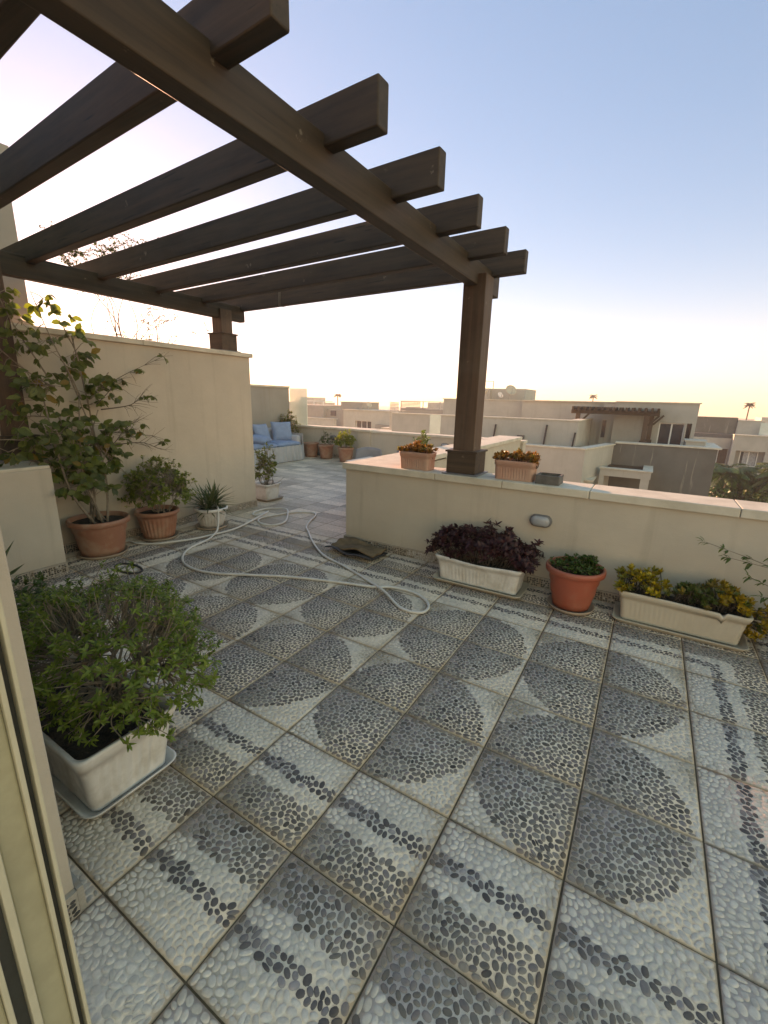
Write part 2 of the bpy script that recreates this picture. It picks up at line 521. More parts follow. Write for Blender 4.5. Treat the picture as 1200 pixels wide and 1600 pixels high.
w = bpy.data.worlds.new('World'); sc.world = w; w.use_nodes = True
wn = w.node_tree; bg = wn.nodes['Background']
sky = wn.nodes.new('ShaderNodeTexSky'); sky.sky_type = 'NISHITA'; sky.sun_disc = False
sky.sun_elevation = SUN_EL; sky.sun_rotation = PI / 2 - SUN_AZ
sky.altitude = 1500; sky.air_density = 1.0; sky.dust_density = 0.5; sky.ozone_density = 3.0
soft = wn.nodes.new('ShaderNodeGamma'); soft.inputs[1].default_value = 0.56     # compresses the sky's range, lifting its dim parts towards the bright ones
hs = wn.nodes.new('ShaderNodeHueSaturation'); hs.inputs['Saturation'].default_value = 1.58
wn.links.new(sky.outputs[0], soft.inputs[0]); wn.links.new(soft.outputs[0], hs.inputs['Color']); # added warm boost to the mostly unseen sky opposite the sun, fills shaded terrace
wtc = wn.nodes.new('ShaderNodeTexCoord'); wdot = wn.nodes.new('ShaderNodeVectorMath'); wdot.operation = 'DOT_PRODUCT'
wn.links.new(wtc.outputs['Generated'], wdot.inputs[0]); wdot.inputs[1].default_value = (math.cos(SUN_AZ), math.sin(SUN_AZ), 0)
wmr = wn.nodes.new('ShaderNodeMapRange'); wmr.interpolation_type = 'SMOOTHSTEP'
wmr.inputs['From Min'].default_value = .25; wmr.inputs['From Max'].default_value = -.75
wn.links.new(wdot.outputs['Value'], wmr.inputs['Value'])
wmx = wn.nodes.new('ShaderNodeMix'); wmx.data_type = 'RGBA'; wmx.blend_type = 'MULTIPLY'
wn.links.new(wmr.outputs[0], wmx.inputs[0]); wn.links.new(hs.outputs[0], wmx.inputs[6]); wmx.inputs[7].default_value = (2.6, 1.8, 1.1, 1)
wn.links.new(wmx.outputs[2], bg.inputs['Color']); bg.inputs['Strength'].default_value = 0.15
sc.view_settings.view_transform = 'Standard'; sc.view_settings.look = 'None'
sc.view_settings.exposure = 2.2; sc.view_settings.gamma = 1.0
sc.view_settings.use_white_balance = True; sc.view_settings.white_balance_temperature = 12900; sc.view_settings.white_balance_tint = 51
sc.render.engine = 'CYCLES'
sc.cycles.use_denoising = True
sc.cycles.max_bounces = 7; sc.cycles.diffuse_bounces = 4; sc.cycles.transparent_max_bounces = 12
sc.cycles.sample_clamp_indirect = 6

HAZE = 0.0013
# ------------------------------------------------------------------ evening haze between the houses
hzm = bpy.data.materials.new('evening_haze'); hzm.use_nodes = True
hn = hzm.node_tree; hn.nodes.remove(hn.nodes['Principled BSDF'])
pvn = hn.nodes.new('ShaderNodeVolumePrincipled'); pvn.inputs['Color'].default_value = (1.0, .975, .95, 1); pvn.inputs['Density'].default_value = HAZE; pvn.inputs['Anisotropy'].default_value = .35
hn.links.new(pvn.outputs[0], hn.nodes['Material Output'].inputs['Volume'])
hz = boxes('haze', hzm, None, ((-620, -620, -10), (620, 620, 14)))
hz['kind'] = 'stuff'
# ------------------------------------------------------------------ ground and terrace floor
structure(mesh_obj('ground', [(-600, -600, -9), (600, -600, -9), (600, 600, -9), (-600, 600, -9)], [(0, 1, 2, 3)], M['earth']))

def band(d):
    m = d % 2.0
    m = np.where(m > 1, 2 - m, m)
    return np.where(m < 0.325, 0, np.where(m < 0.462, 2, np.where(m < 0.62, 0, 1)))

def pattern(i, j):
    """0 white, 1 grey, 2 near-black pebbles, at tile coordinates"""
    d = np.maximum(np.maximum(-5 - i, i - 5), np.maximum(-j, j - 4))
    ci = np.clip(np.round(i / 2) * 2, -4, 4); cj = np.where(j < 2, 1, 3)
    ang = np.arctan2(j - cj, i - ci)             # hand-laid: each disc is fuller on one side
    inside = np.where(np.hypot(i - ci + 0.065, (j - cj) * .985) < 1.015 + 0.02 * np.sin(3 * ang + ci + cj), 1, 0)
    out = np.where(d > 0, band(np.maximum(d, 0)), inside)
    return np.where(j < -2, 0, out)

def pebble_layout(n=300, iters=2, g=112):
    ax = (np.arange(g) + 0.5) / g
    X, Y = np.meshgrid(ax, ax); Q = np.c_[X.ravel(), Y.ravel()]
    k = int(math.sqrt(n)); jx = (np.arange(k) + 0.5) / k
    S = np.stack(np.meshgrid(jx, jx), -1).reshape(-1, 2) + RNG.normal(size=(k * k, 2)) * 0.5 / k
    S = np.clip(S, 0.01, 0.99)
    for it in range(iters + 1):
        lab = np.empty(len(Q), int)
        for a in range(0, len(Q), 4000):
            q = Q[a:a + 4000]
            lab[a:a + 4000] = np.argmin(((q[:, None] - S[None]) ** 2).sum(2), axis=1)
        cnt = np.bincount(lab, minlength=len(S)) + 1e-9
        mx = np.bincount(lab, Q[:, 0], len(S)) / cnt; my = np.bincount(lab, Q[:, 1], len(S)) / cnt
        if it < iters:
            S = 0.55 * S + 0.45 * np.c_[mx, my]
    dx, dy = Q[:, 0] - mx[lab], Q[:, 1] - my[lab]
    xx = np.bincount(lab, dx * dx, len(S)) / cnt; yy = np.bincount(lab, dy * dy, len(S)) / cnt; xy = np.bincount(lab, dx * dy, len(S)) / cnt
    ok = cnt > 6
    tr, df = (xx + yy) / 2, np.sqrt(((xx - yy) / 2) ** 2 + xy ** 2)
    a = 2 * np.sqrt(tr + df); b = 2 * np.sqrt(np.maximum(tr - df, 1e-6)); ang = 0.5 * np.arctan2(2 * xy, xx - yy)
    # stretch slightly: river pebbles are oval
    return np.c_[mx, my, a * 0.985, b * 0.90, ang][ok]

LAY = [pebble_layout() for _ in range(7)]
cam_xy = np.array([1.706, -1.291])
GAP = 0.0035
PV, PT, PF = [], [], {10: [], 7: []}
tri_all, quad_all = [], []
SV, SF, ST = [], [], []           # grout slabs
off = 0
for ti in range(-8, 14):
    for tj in range(-4, 6):
        x0, y0 = ti * T, tj * T
        SV += [(x0 + GAP, y0 + GAP, 0), (x0 + T - GAP, y0 + GAP, 0), (x0 + T - GAP, y0 + T - GAP, 0), (x0 + GAP, y0 + T - GAP, 0),
               (x0 + GAP, y0 + GAP, -.012), (x0 + T - GAP, y0 + GAP, -.012), (x0 + T - GAP, y0 + T - GAP, -.012), (x0 + GAP, y0 + T - GAP, -.012)]
        k = len(SV) - 8
        SF += [(k, k + 1, k + 2, k + 3), (k, k + 4, k + 5, k + 1), (k + 1, k + 5, k + 6, k + 2), (k + 2, k + 6, k + 7, k + 3), (k + 3, k + 7, k + 4, k)]
        lay = LAY[(ti * 3 + tj * 5) % 7]
        rot = (ti * 7 + tj * 3) % 4
        u, v, a, b, an = lay.T
        for _ in range(rot):
            u, v = 1 - v, u; an = an + PI / 2
        margin = 0.014
        u = margin + u * (1 - 2 * margin); v = margin + v * (1 - 2 * margin)
        n = len(u)
        dist = np.hypot(x0 + T / 2 - cam_xy[0], y0 + T / 2 - cam_xy[1])
        ns = 10 if dist < 2.6 else 7
        pat = pattern(ti + u, tj + v)
        cols = np.empty((n, 3))
        r = RNG.random((n, 1)); r2 = RNG.random((n, 1)); r3 = RNG.random((n, 1))
        white = (0.62 + 0.18 * r) * np.array([1.0, 0.855, 0.72]) * (1 - 0.10 * (r2 < .12))
        grey = (0.12 + 0.165 * r ** 1.2) * np.where(r2 < .3, np.array([1.16, 0.93, .85]), np.array([1.16, .96, .80]))
        grey = np.where(r3 < .07, grey * .45, grey)
        dark = (0.085 + 0.095 * r ** 2) * np.array([1.08, .92, .88]); dark = np.where(r3 < .22, dark * 2.2, dark)
        gi, gj = ti + u, tj + v                       # corners between discs hold trodden-in sand
        nod = np.hypot(gi - (np.round((gi - 1) / 2) * 2 + 1) - .10, gj - np.round(gj / 2) * 2 + .16)
        sand = np.clip(1 - nod / .40, 0, 1) * (gj > .3) * (gj < 4) * (np.abs(gi) < 5) * (.5 + .5 * RNG.random(n))
        sand = np.clip(sand * 1.3, 0, .8)[:, None]
        white = white * (1 - sand) + sand * np.array([.30, .215, .135]); grey = grey * (1 - sand * .5) + sand * .5 * np.array([.22, .155, .10])
        cols = np.where(pat[:, None] == 0, white, np.where(pat[:, None] == 1, grey, dark))
        th = np.linspace(0, 2 * PI, ns, endpoint=False)
        wob = 1 + 0.11 * RNG.normal(size=(n, ns))
        wob = (wob + np.roll(wob, 1, 1) + np.roll(wob, -1, 1)) / 3
        sh = np.where(pat == 0, 0.92, 0.89)[:, None]
        ex = (np.abs(np.cos(th)) ** 0.92 * np.sign(np.cos(th)))[None] * a[:, None] * T * sh * wob
        ey = (np.abs(np.sin(th)) ** 0.92 * np.sign(np.sin(th)))[None] * b[:, None] * T * sh * wob
        ca, sa = np.cos(an)[:, None], np.sin(an)[:, None]
        X = ex * ca - ey * sa; Y = ex * sa + ey * ca
        cx, cy = (x0 + u * T)[:, None], (y0 + v * T)[:, None]
        hgt = (0.0018 + 0.0010 * RNG.random((n, 1)))
        tilt = RNG.normal(size=(n, 2)) * 0.10
        ring0 = np.stack([cx + X, cy + Y, np.full((n, ns), -0.0008)], -1)
        ring1 = np.stack([cx + X * .80, cy + Y * .80, hgt * .72 + X * tilt[:, :1] * .5 + Y * tilt[:, 1:] * .5], -1)
        ring2 = np.stack([cx + X * .42, cy + Y * .42, hgt * 1.0 + X * tilt[:, :1] * .3 + Y * tilt[:, 1:] * .3], -1)
        V = np.concatenate([ring0, ring1, ring2], 1)                 # n, 3ns, 3
        base = off + (np.arange(n) * 3 * ns)[:, None, None]
        ii = np.arange(ns); jj = (ii + 1) % ns
        q = np.concatenate([np.stack([ii, jj, ns + jj, ns + ii], -1), np.stack([ns + ii, ns + jj, 2 * ns + jj, 2 * ns + ii], -1)])
        quad_all.append((base + q[None]).reshape(-1, 4))
        PF[ns].append((base + (2 * ns + ii)[None, None]).reshape(-1, ns))
        PV.append(V.reshape(-1, 3)); PT.append(np.repeat(cols, 3 * ns, axis=0)); off += n * 3 * ns
pv = np.concatenate(PV); pt = np.concatenate(PT)
faces = [np.concatenate(quad_all)] + [np.concatenate(PF[k]) for k in (10, 7) if PF[k]]
npf = sum(len(f) for f in faces)
sv = np.array(SV, float); sf = np.array(SF) + len(pv)
# base under the joints, and the terrace beyond the border rows laid in the same tiles
jv = np.array([(-12, -4 * T, -.006), (14 * T, -4 * T, -.006), (14 * T, 2.6, -.006), (-12, 2.6, -.006), (-.7, 2.6, -.006), (-.7, 9.0, -.006), (-12, 9.0, -.006)]); jf = np.array([[0, 1, 2, 3], [3, 4, 5, 6]]) + len(pv) + len(sv)
allV = np.concatenate([pv, sv, jv])
tint = np.concatenate([pt, np.tile(np.array([[.76, .64, .525]]), (len(sv), 1)), np.tile([[.1, .08, .05]], (7, 1))])
fm = np.concatenate([np.zeros(npf), np.ones(len(sf)), np.full(2, 2)])
fl = structure(mesh_obj('terrace_floor', allV, faces + [sf, jf], None, None, True, tint, mats=[M['pebble'], M['grout'], M['joint']], fmat=fm))
# flat-shade nothing: the slabs are flat already

# far part of the floor: same tiles, seen so flat that the pebbles are only colour and a fine bump
def far_tile_mat():
    m, nt, b = new_mat('far_mosaic')
    a = N(nt, 'ShaderNodeAttribute', _attribute_name='tint')
    v = mapping(nt)
    vo = N(nt, 'ShaderNodeTexVoronoi', Scale=46.0, Randomness=0.8)
    L(nt, v, vo.inputs['Vector'])
    c = mix(nt, 0.6, a.outputs['Color'], ramp(nt, vo.outputs['Distance'], [(0.0, (.85,) * 3), (0.45, (1.0,) * 3), (0.75, (1.5,) * 3)]), 'MULTIPLY')
    d = noise_tex(nt, v, 1.2, 6, 0.65)
    c = mix(nt, ramp(nt, d, [(0.45, (0, 0, 0)), (0.75, (.5,) * 3)]), c, (0.34, 0.27, 0.19))
    L(nt, c, b.inputs['Base Color']); b.inputs['Roughness'].default_value = 0.55
    bp = N(nt, 'ShaderNodeBump', Strength=0.6, Distance=0.004); bp.invert = True
    L(nt, vo.outputs['Distance'], bp.inputs['Height']); L(nt, bp.outputs[0], b.inputs['Normal'])
    return m
M['far_tile'] = far_tile_mat()
FV, FF, FT = [], [], []
strips = [(0, .52, 0), (.52, 1.0, 1)]
TC = {0: (.58, .465, .355), 1: (.46, .365, .275), 2: (.26, .245, .225)}
for ti in range(-28, 9):
    for tj in list(range(6, 22)) if ti < 2 else []:
        if (ti * 1.0) * T > -1.0:
            continue
        f = random.random() < .5; tone = random.choice([.70, .82, .95, 1.08, 1.2])
        for a, b, k in strips:
            if f:
                a, b = 1 - b, 1 - a
            lo, hi = max(a, .010), min(b, .990)
            x0, y0 = ti * T, tj * T
            kk = len(FV)
            FV += [(x0 + GAP, y0 + lo * T, 0), (x0 + T - GAP, y0 + lo * T, 0), (x0 + T - GAP, y0 + hi * T, 0), (x0 + GAP, y0 + hi * T, 0)]
            FF.append((kk, kk + 1, kk + 2, kk + 3)); s = tone
            FT += [c_mul(TC[k], s)] * 4
for ti in range(-28, -8):                        # beside the near field, behind the left wall's end
    for tj in range(-4, 6):
        x0, y0 = ti * T, tj * T; kk = len(FV)
        FV += [(x0 + GAP, y0 + GAP, 0), (x0 + T - GAP, y0 + GAP, 0), (x0 + T - GAP, y0 + T - GAP, 0), (x0 + GAP, y0 + T - GAP, 0)]
        FF.append((kk, kk + 1, kk + 2, kk + 3)); FT += [TC[0] if (ti + tj) % 2 else (.40, .38, .35)] * 4
structure(mesh_obj('upper_terrace_floor', FV, FF, M['far_tile'], None, False, np.array(FT)))
structure(boxes('terrace_slab', M['stucco_far'], None, ((-12, -1.75, -9), (-.62, 9.0, -.02)), ((-.62, -1.75, -9), (5.88, 2.75, -.02))))

# ------------------------------------------------------------------ skirting: a strip of the same pebbles set on edge
def skirting_vf(p0, p1, nrm, h=0.09, th=0.018, z0=0.002):
    """pebbled upstand from p0 to p1, facing nrm. returns V,F,tint for slab and pebbles"""
    p0 = np.array([*p0, z0], float); p1 = np.array([*p1, z0], float); nv = np.array([*nrm, 0.0]); ln = np.linalg.norm(p1 - p0); d = (p1 - p0) / ln
    up = np.array([0, 0, 1.0])
    V, F, C = [], [], []
    k = 0.0
    while k < ln - 0.01:
        e = min(k + 0.40, ln)
        a = p0 + d * (k + .002); b = p0 + d * (e - .002)
        q = len(V)
        for (pt_, o_, z_) in ((a, 0, 0), (b, 0, 0), (b, 0, h), (a, 0, h), (a, th, 0), (b, th, 0), (b, th, h), (a, th, h)):
            V.append(pt_ + nv * o_ + up * z_); C.append((.40, .37, .32))
        F += [(q + 4, q + 5, q + 6, q + 7), (q + 3, q + 2, q + 6, q + 7), (q, q + 4, q + 7, q + 3), (q + 1, q + 2, q + 6, q + 5), (q, q + 1, q + 5, q + 4)]
        style = random.choice([0, 1, 2])
        x = k + .015
        while x < e - .012:
            z = 0.014
            while z < h - .008:
                kind = style if random.random() < .7 else random.choice([0, 1, 2])
                col = {0: .50, 1: .17, 2: .055}[kind] * random.uniform(.75, 1.25)
                cx = x + random.uniform(-.004, .004); cz = z + random.uniform(-.003, .003)
                a_, b_, an = random.uniform(.0085, .0115), random.uniform(.006, .0085), random.uniform(0, PI)
                q = len(V); ns = 7
                for s_, o_ in ((1, th), (.75, th + .0022)):
                    for t_ in range(ns):
                        tt = 2 * PI * t_ / ns
                        ex, ey = a_ * math.cos(tt) * s_, b_ * math.sin(tt) * s_
                        V.append(p0 + d * (cx + ex * math.cos(an) - ey * math.sin(an)) + up * min(max(cz + ex * math.sin(an) + ey * math.cos(an), .001), h - .001) + nv * o_)
                        C.append((col * 1.02, col, col * .96))
                F += [(q + t_, q + (t_ + 1) % ns, q + ns + (t_ + 1) % ns, q + ns + t_) for t_ in range(ns)]
                F.append(tuple(q + ns + t_ for t_ in range(ns)))
                z += random.uniform(.0165, .020)
            x += random.uniform(.0185, .0225)
        k = e
    return V, F, C

def skirting(parent, *runs):
    V, F, C = [], [], []
    for p0, p1, n_ in runs:
        v, f, c = skirting_vf(p0, p1, n_)
        o = len(V); V += v; C += c; F += [tuple(i + o for i in q) for q in f]
    return mesh_obj('skirting', V, F, M['pebble'], parent, False, np.array(C))

def coping(parent, *slabs, bev=.006):
    m = MB()
    for lo, hi in slabs:
        m.box(lo, hi, bev)
    return m.build('coping', M['cap'], parent)

# ------------------------------------------------------------------ terrace walls
HP = 0.90
fw = thing('parapet_wall', 'low cream parapet wall with stone coping running behind the long planters under the timber post', 'wall', (-1.03, 2.47, 0))
boxes('wall', M['stucco'], fw, ((-1.03, 2.47, -.3), (5.85, 2.74, HP - .065)), bev=.004)
sl_x = [-1.06, .02, .66, 1.36, 2.31, 3.3, 4.4, 5.88]
coping(fw, *[((a + .002, 2.44, HP - .065), (b - .002, 2.80, HP)) for a, b in zip(sl_x, sl_x[1:])])
skirting(fw, ((-1.05, 2.47), (5.8, 2.47), (0, -1)))

rw = thing('parapet_wall', 'low wall with stone coping running away from the parapet corner to the rear of the terrace', 'wall', (-1.03, 2.74, 0))
boxes('wall', M['stucco'], rw, ((-1.03, 2.745, -.3), (-.60, 8.05, HP - .09)))
ys = [2.80, 4.1, 5.4, 6.7, 8.05]
coping(rw, *[((-1.06, a + .002, HP - .065 - .02 * (i > 0)), (-.57, b - .002, HP - .003 - .02 * (i > 0))) for i, (a, b) in enumerate(zip(ys, ys[1:]))])
skirting(rw, ((-1.03, 8.0), (-1.03, 2.47), (-1, 0)))

bw = thing('parapet_wall', 'rear parapet wall with stone coping across the far end of the terrace, pots along its foot', 'wall', (-7.6, 8.05, 0))
boxes('wall', M['stucco'], bw, ((-9.5, 8.20, -.3), (-4.75, 8.45, .745)), ((-4.75, 8.05, -.3), (-4.35, 8.447, .748)), ((-4.35, 8.08, -.3), (-.55, 8.33, .735)), bev=.004)
coping(bw, ((-9.5, 8.17, .745), (-4.78, 8.50, .80)), ((-4.78, 8.02, .748), (-4.32, 8.50, .803)), ((-4.32, 8.053, .735), (-.53, 8.36, .79)))
skirting(bw, ((-7.6, 8.20), (-4.75, 8.20), (0, -1)), ((-4.75, 8.05), (-4.35, 8.05), (0, -1)), ((-4.35, 8.08), (-1.03, 8.08), (0, -1)))

LX = -3.10
lw = thing('terrace_wall', 'tall plain cream wall behind the ficus and yucca pots, with a stone coping', 'wall', (LX, 1.7, 0))
boxes('wall', M['stucco'], lw, ((LX - .27, .10, -.3), (LX, 3.09, 2.06)), bev=.006)
coping(lw, ((LX - .30, .10, 2.06), (LX + .035, 1.60, 2.112)), ((LX - .30, 1.604, 2.06), (LX + .035, 3.125, 2.112)))
skirting(lw, ((LX, .4), (LX, 3.09), (1, 0)), ((LX - .27, 3.09), (LX, 3.09), (0, 1)))

lb = thing('terrace_wall', 'short cream wall block jutting out beside the ficus pot, carrying a dark timber post', 'wall', (-2.58, -.3, 0))
boxes('wall', M['stucco'], lb, ((-3.6, -1.2, -.3), (-2.58, .385, .93)), bev=.008)
coping(lb, ((-3.6, -1.2, .93), (-2.585, .38, .955)), bev=.004)
skirting(lb, ((-2.58, -1.1), (-2.58, .385), (1, 0)))

dw = thing('terrace_wall', 'grey-beige wall standing beyond the end of the tall wall, behind the sofa', 'wall', (-7.1, 5, 0))
boxes('wall', M['stucco_grey'], dw, ((-7.45, 2.5, -.3), (-7.15, 8.168, 1.80)), bev=.004)
coping(dw, ((-7.49, 2.5, 1.80), (-7.11, 8.166, 1.85)))

tw = thing('stair_tower', 'tall grey stair tower wall rising behind the left end of the pergola', 'tower', (-4.2, 0, 0))
boxes('wall', M['stucco_grey'], tw, ((-7.5, -3.0, -.3), (-3.95, .97, 3.70)), bev=.01)
boxes('coping', M['stucco_grey'], tw, ((-7.54, -3.0, 3.70), (-3.91, 1.0, 3.80)), bev=.006)

# house wall beside the open sliding door
hw = thing('house_wall', 'cream house wall end beside the open sliding door at the lower left', 'wall', (.40, -.95, 0))
boxes('wall', M['stucco'], hw, ((-2.57, -1.16, -.3), (.405, -.905, 3.3)), bev=.004)
skirting(hw, ((-2.5, -.905), (.42, -.905), (0, 1)), ((.405, -.905), (.405, -.962), (1, 0)))
sdr = thing('sliding_door', 'cream aluminium sliding door frame with dark tracks at the lower left edge', 'door', (.73, -1.08, 0))
boxes('frame', M['alu'], sdr, ((.725, -1.036, -.02), (.755, -1.028, 3.2)), ((.725, -1.058, -.02), (.755, -1.049, 3.2)), ((.725, -1.122, -.02), (.755, -1.108, 3.2)), ((.725, -1.156, -.02), (.755, -1.146, 3.2)), ((.70, -1.30, -.02), (.72, -1.03, 3.2)), bev=.002)
boxes('gasket', M['alu_dk'], sdr, ((.7205, -1.049, -.02), (.731, -1.036, 3.2)), ((.7205, -1.146, -.02), (.731, -1.122, 3.2)))
boxes('sash', M['alu_olive'], sdr, ((.7205, -1.108, -.02), (.744, -1.058, 3.2)), ((.7205, -1.24, -.02), (.744, -1.156, 3.2)), bev=.004)

# ------------------------------------------------------------------ pergola
pg = thing('pergola', 'dark weathered timber pergola of rafters over two long beams above the terrace', 'pergola', (-1.4, 1.2, 0))
RZ0, RZ1 = 2.645, 2.825
BZ0, BZ1 = 2.512, 2.695
for x0, x1, ya, yb in ((.178, .272, -2.4, 3.12), (-3.275, -3.18, -2.4, 3.12)):
    boxes('beam', M['wood_y'], pg, ((x0, ya, BZ0), (x1, yb, BZ1)), bev=.006)
for k in range(-2, 6):
    y = -.085 + .592 * k if k != -1 else -.535
    m = MB(); m.box((-3.75, y, RZ0), (.565, y + .078, RZ1), .007, rot=-.052, piv=(.27, y, 0))
    dz = random.uniform(-.004, .004)
    o = m.build('rafter', M['wood_x'], pg); o.location.z += dz
def post(cx, cy, z0, z1, bz, w=.20, wb=.30):
    p = MB()
    p.box((cx - w / 2, cy - w / 2, z0 + .2), (cx + w / 2, cy + w / 2, z1), .006)
    po = p.build('post', M['wood_z'], pg)
    q = MB(); q.box((cx - wb / 2 + .01, cy - wb / 2 + .01, z0 + .012), (cx + wb / 2 - .01, cy + wb / 2 - .01, z0 + .205), .006)
    q.box((cx - wb / 2 - .004, cy - wb / 2 - .004, z0 + .205), (cx + wb / 2 + .004, cy + wb / 2 + .004, z0 + .222), .004)
    bo = q.build('post_base', M['wood_x'], po)
    boxes('base_plate', M['lamp_metal'], po, ((cx - wb / 2 - .02, cy - wb / 2 - .025, z0), (cx + wb / 2 + .02, cy + wb / 2 + .02, z0 + .012)), bev=.003)
post(.245, 2.645, HP, 2.60, 0)
post(-3.235, 2.79, 2.112, 2.62, 0, .175, .262)
post(-3.16, .36, .955, 2.62, 0)
# loops of old wire round two rafters
for (x, k) in ((-2.45, 5), (-2.43, 5)):
    y = -.085 + .592 * k + 2.72 * .052
    z0, z1, ya, yb = RZ0 - .004, RZ1 + .004, y - .004, y + .082
    pts = [(x, ya, z0), (x + .01, ya, z1), (x + .01, yb, z1), (x, yb, z0), (x, ya, z0)]
    tubes('binding_wire', [(pts, .0025, .0025)], M['twine'], pg)

# ------------------------------------------------------------------ bulkhead lamps on the parapets
def stadium(w, h, n=16):
    r = h / 2; s = w / 2 - r; pts = []
    for i in range(n + 1):
        t = -PI / 2 + PI * i / n; pts.append((s + r * math.cos(t), r * math.sin(t)))
    for i in range(n + 1):
        t = PI / 2 + PI * i / n; pts.append((-s + r * math.cos(t), r * math.sin(t)))
    return np.array(pts)
def wall_lamp(x, yw, z, label, wdt=.185, hgt=.105, dark=False):
    t = thing('wall_lamp', label, 'lamp', (x, yw, z), 'oval bulkhead lamps on the parapet walls')
    def lp(sc_, o, dw=0):
        s = stadium(wdt * sc_ + dw, hgt * sc_ + dw); return np.c_[x + s[:, 0], np.full(len(s), yw - o), z + s[:, 1]]
    V, F = loft([lp(1, 0), lp(1, .018), lp(.97, .026), lp(.84, .03), lp(.84, .022)])
    mesh_obj('lamp_frame', V, F, M['lamp_metal'], t, False)
    V, F = loft([lp(.84, .024), lp(.82, .036), lp(.74, .047), lp(.55, .056), lp(.25, .060)], True, False, True)
    mesh_obj('diffuser', V, F, M['lamp_glass'] if not dark else M['lamp_metal'], t, True)
    return t
wall_lamp(1.015, 2.47, .595, 'oval grey bulkhead lamp on the parapet above the purple planter')
wall_lamp(-2.30, 8.08, .56, 'small oval bulkhead lamp on the rear parapet behind the orange succulent box', .20, .11)
wall_lamp(-5.62, 8.20, .53, 'dark oval bulkhead lamp on the rear parapet above the far pots', .20, .12, True)

# ------------------------------------------------------------------ pots and planters
def round_pot(parent, cx, cy, r_top, r_bot, h, mat, ribs=0, saucer=None, sr=None, z0=0.0, rim_h=.045, lip=.018, band=False):
    zb = z0 + (.02 if saucer else 0)
    prof = [(r_bot * .6, zb), (r_bot, zb + .002)]
    nb = 7
    for i in range(1, nb + 1):
        t = i / nb
        prof.append((r_bot + (r_top - lip - r_bot) * t ** .8, zb + .015 + (h - rim_h - .03) * t))
    if band:
        prof[4] = (prof[4][0] + .004, prof[4][1])
    zt = z0 + h
    prof += [(r_top - lip * .6, zt - rim_h), (r_top, zt - rim_h * .85), (r_top + .003, zt - rim_h * .4), (r_top, zt - .006), (r_top - .008, zt), (r_top - .02, zt - .002), (r_top - .026, zt - .02), (r_top - .034, zt - rim_h - .06)]
    V, F = lathe(cx, cy, prof, 168 if ribs else 72, (ribs, .006, z0 + h * .14, z0 + h - rim_h - .035) if ribs else None)
    mesh_obj('pot', V, F, mat, parent, True)
    a = np.linspace(0, 2 * PI, 40, endpoint=False); sz = zt - .045
    rr = [0.0, .35, .7, 1.0]; SVv = [(cx, cy, sz + .012)]; SF_ = []
    for k in rr[1:]:
        for t in a:
            SVv.append((cx + (r_top - .028) * k * math.cos(t), cy + (r_top - .028) * k * math.sin(t), sz + random.uniform(-.008, .01) * (k < 1)))
    for i in range(40):
        SF_.append((0, 1 + i, 1 + (i + 1) % 40))
        for q in range(2):
            o = 1 + q * 40
            SF_.append((o + i, o + 40 + i, o + 40 + (i + 1) % 40, o + (i + 1) % 40))
    mesh_obj('soil', SVv, SF_, M['soil'], parent, True)
    if saucer:
        sr = sr or r_bot + .045
        V, F = lathe(cx, cy, [(sr * .5, z0 + .001), (sr - .02, z0 + .001), (sr, z0 + .03), (sr - .006, z0 + .033), (sr - .024, z0 + .010), (sr * .5, z0 + .009)], 56)
        mesh_obj('saucer', V, F, saucer, parent, True)

def rr_loop(cx, cy, wx, wy, r, z, n=240, rib=0, depth=0.0, fr=None):
    """rounded rectangle sampled evenly; ribs push in along the normal"""
    hx, hy = wx / 2 - r, wy / 2 - r
    segs = [(2 * hx, 0), (PI * r / 2, 1), (2 * hy, 0), (PI * r / 2, 1)] * 1
    tot = 4 * hx + 4 * hy + 2 * PI * r
    out = np.empty((n, 3))
    for i in range(n):
        s = tot * i / n
        c = [(2 * hx), PI * r / 2, 2 * hy, PI * r / 2, 2 * hx, PI * r / 2, 2 * hy, PI * r / 2]
        k = 0
        while s > c[k] and k < 7:
            s -= c[k]; k += 1
        if k == 0: p = (-hx + s, -hy - r); nv = (0, -1)
        elif k == 1: t = -PI / 2 + s / r; p = (hx + r * math.cos(t), -hy + r * math.sin(t)); nv = (math.cos(t), math.sin(t))
        elif k == 2: p = (hx + r, -hy + s); nv = (1, 0)
        elif k == 3: t = s / r; p = (hx + r * math.cos(t), hy + r * math.sin(t)); nv = (math.cos(t), math.sin(t))
        elif k == 4: p = (hx - s, hy + r); nv = (0, 1)
        elif k == 5: t = PI / 2 + s / r; p = (-hx + r * math.cos(t), hy + r * math.sin(t)); nv = (math.cos(t), math.sin(t))
        elif k == 6: p = (-hx - r, hy - s); nv = (-1, 0)
        else: t = PI + s / r; p = (-hx + r * math.cos(t), -hy + r * math.sin(t)); nv = (math.cos(t), math.sin(t))
        d = 0.0
        if rib and k in (0, 2, 4, 6):
            a = p[0] if k in (0, 4) else p[1]
            lim = (wx if k in (0, 4) else wy) / 2 - .05
            if abs(a) < lim and math.cos(a * rib) > 0.1:
                d = depth
        out[i] = (cx + p[0] - nv[0] * d, cy + p[1] - nv[1] * d, z)
    return out

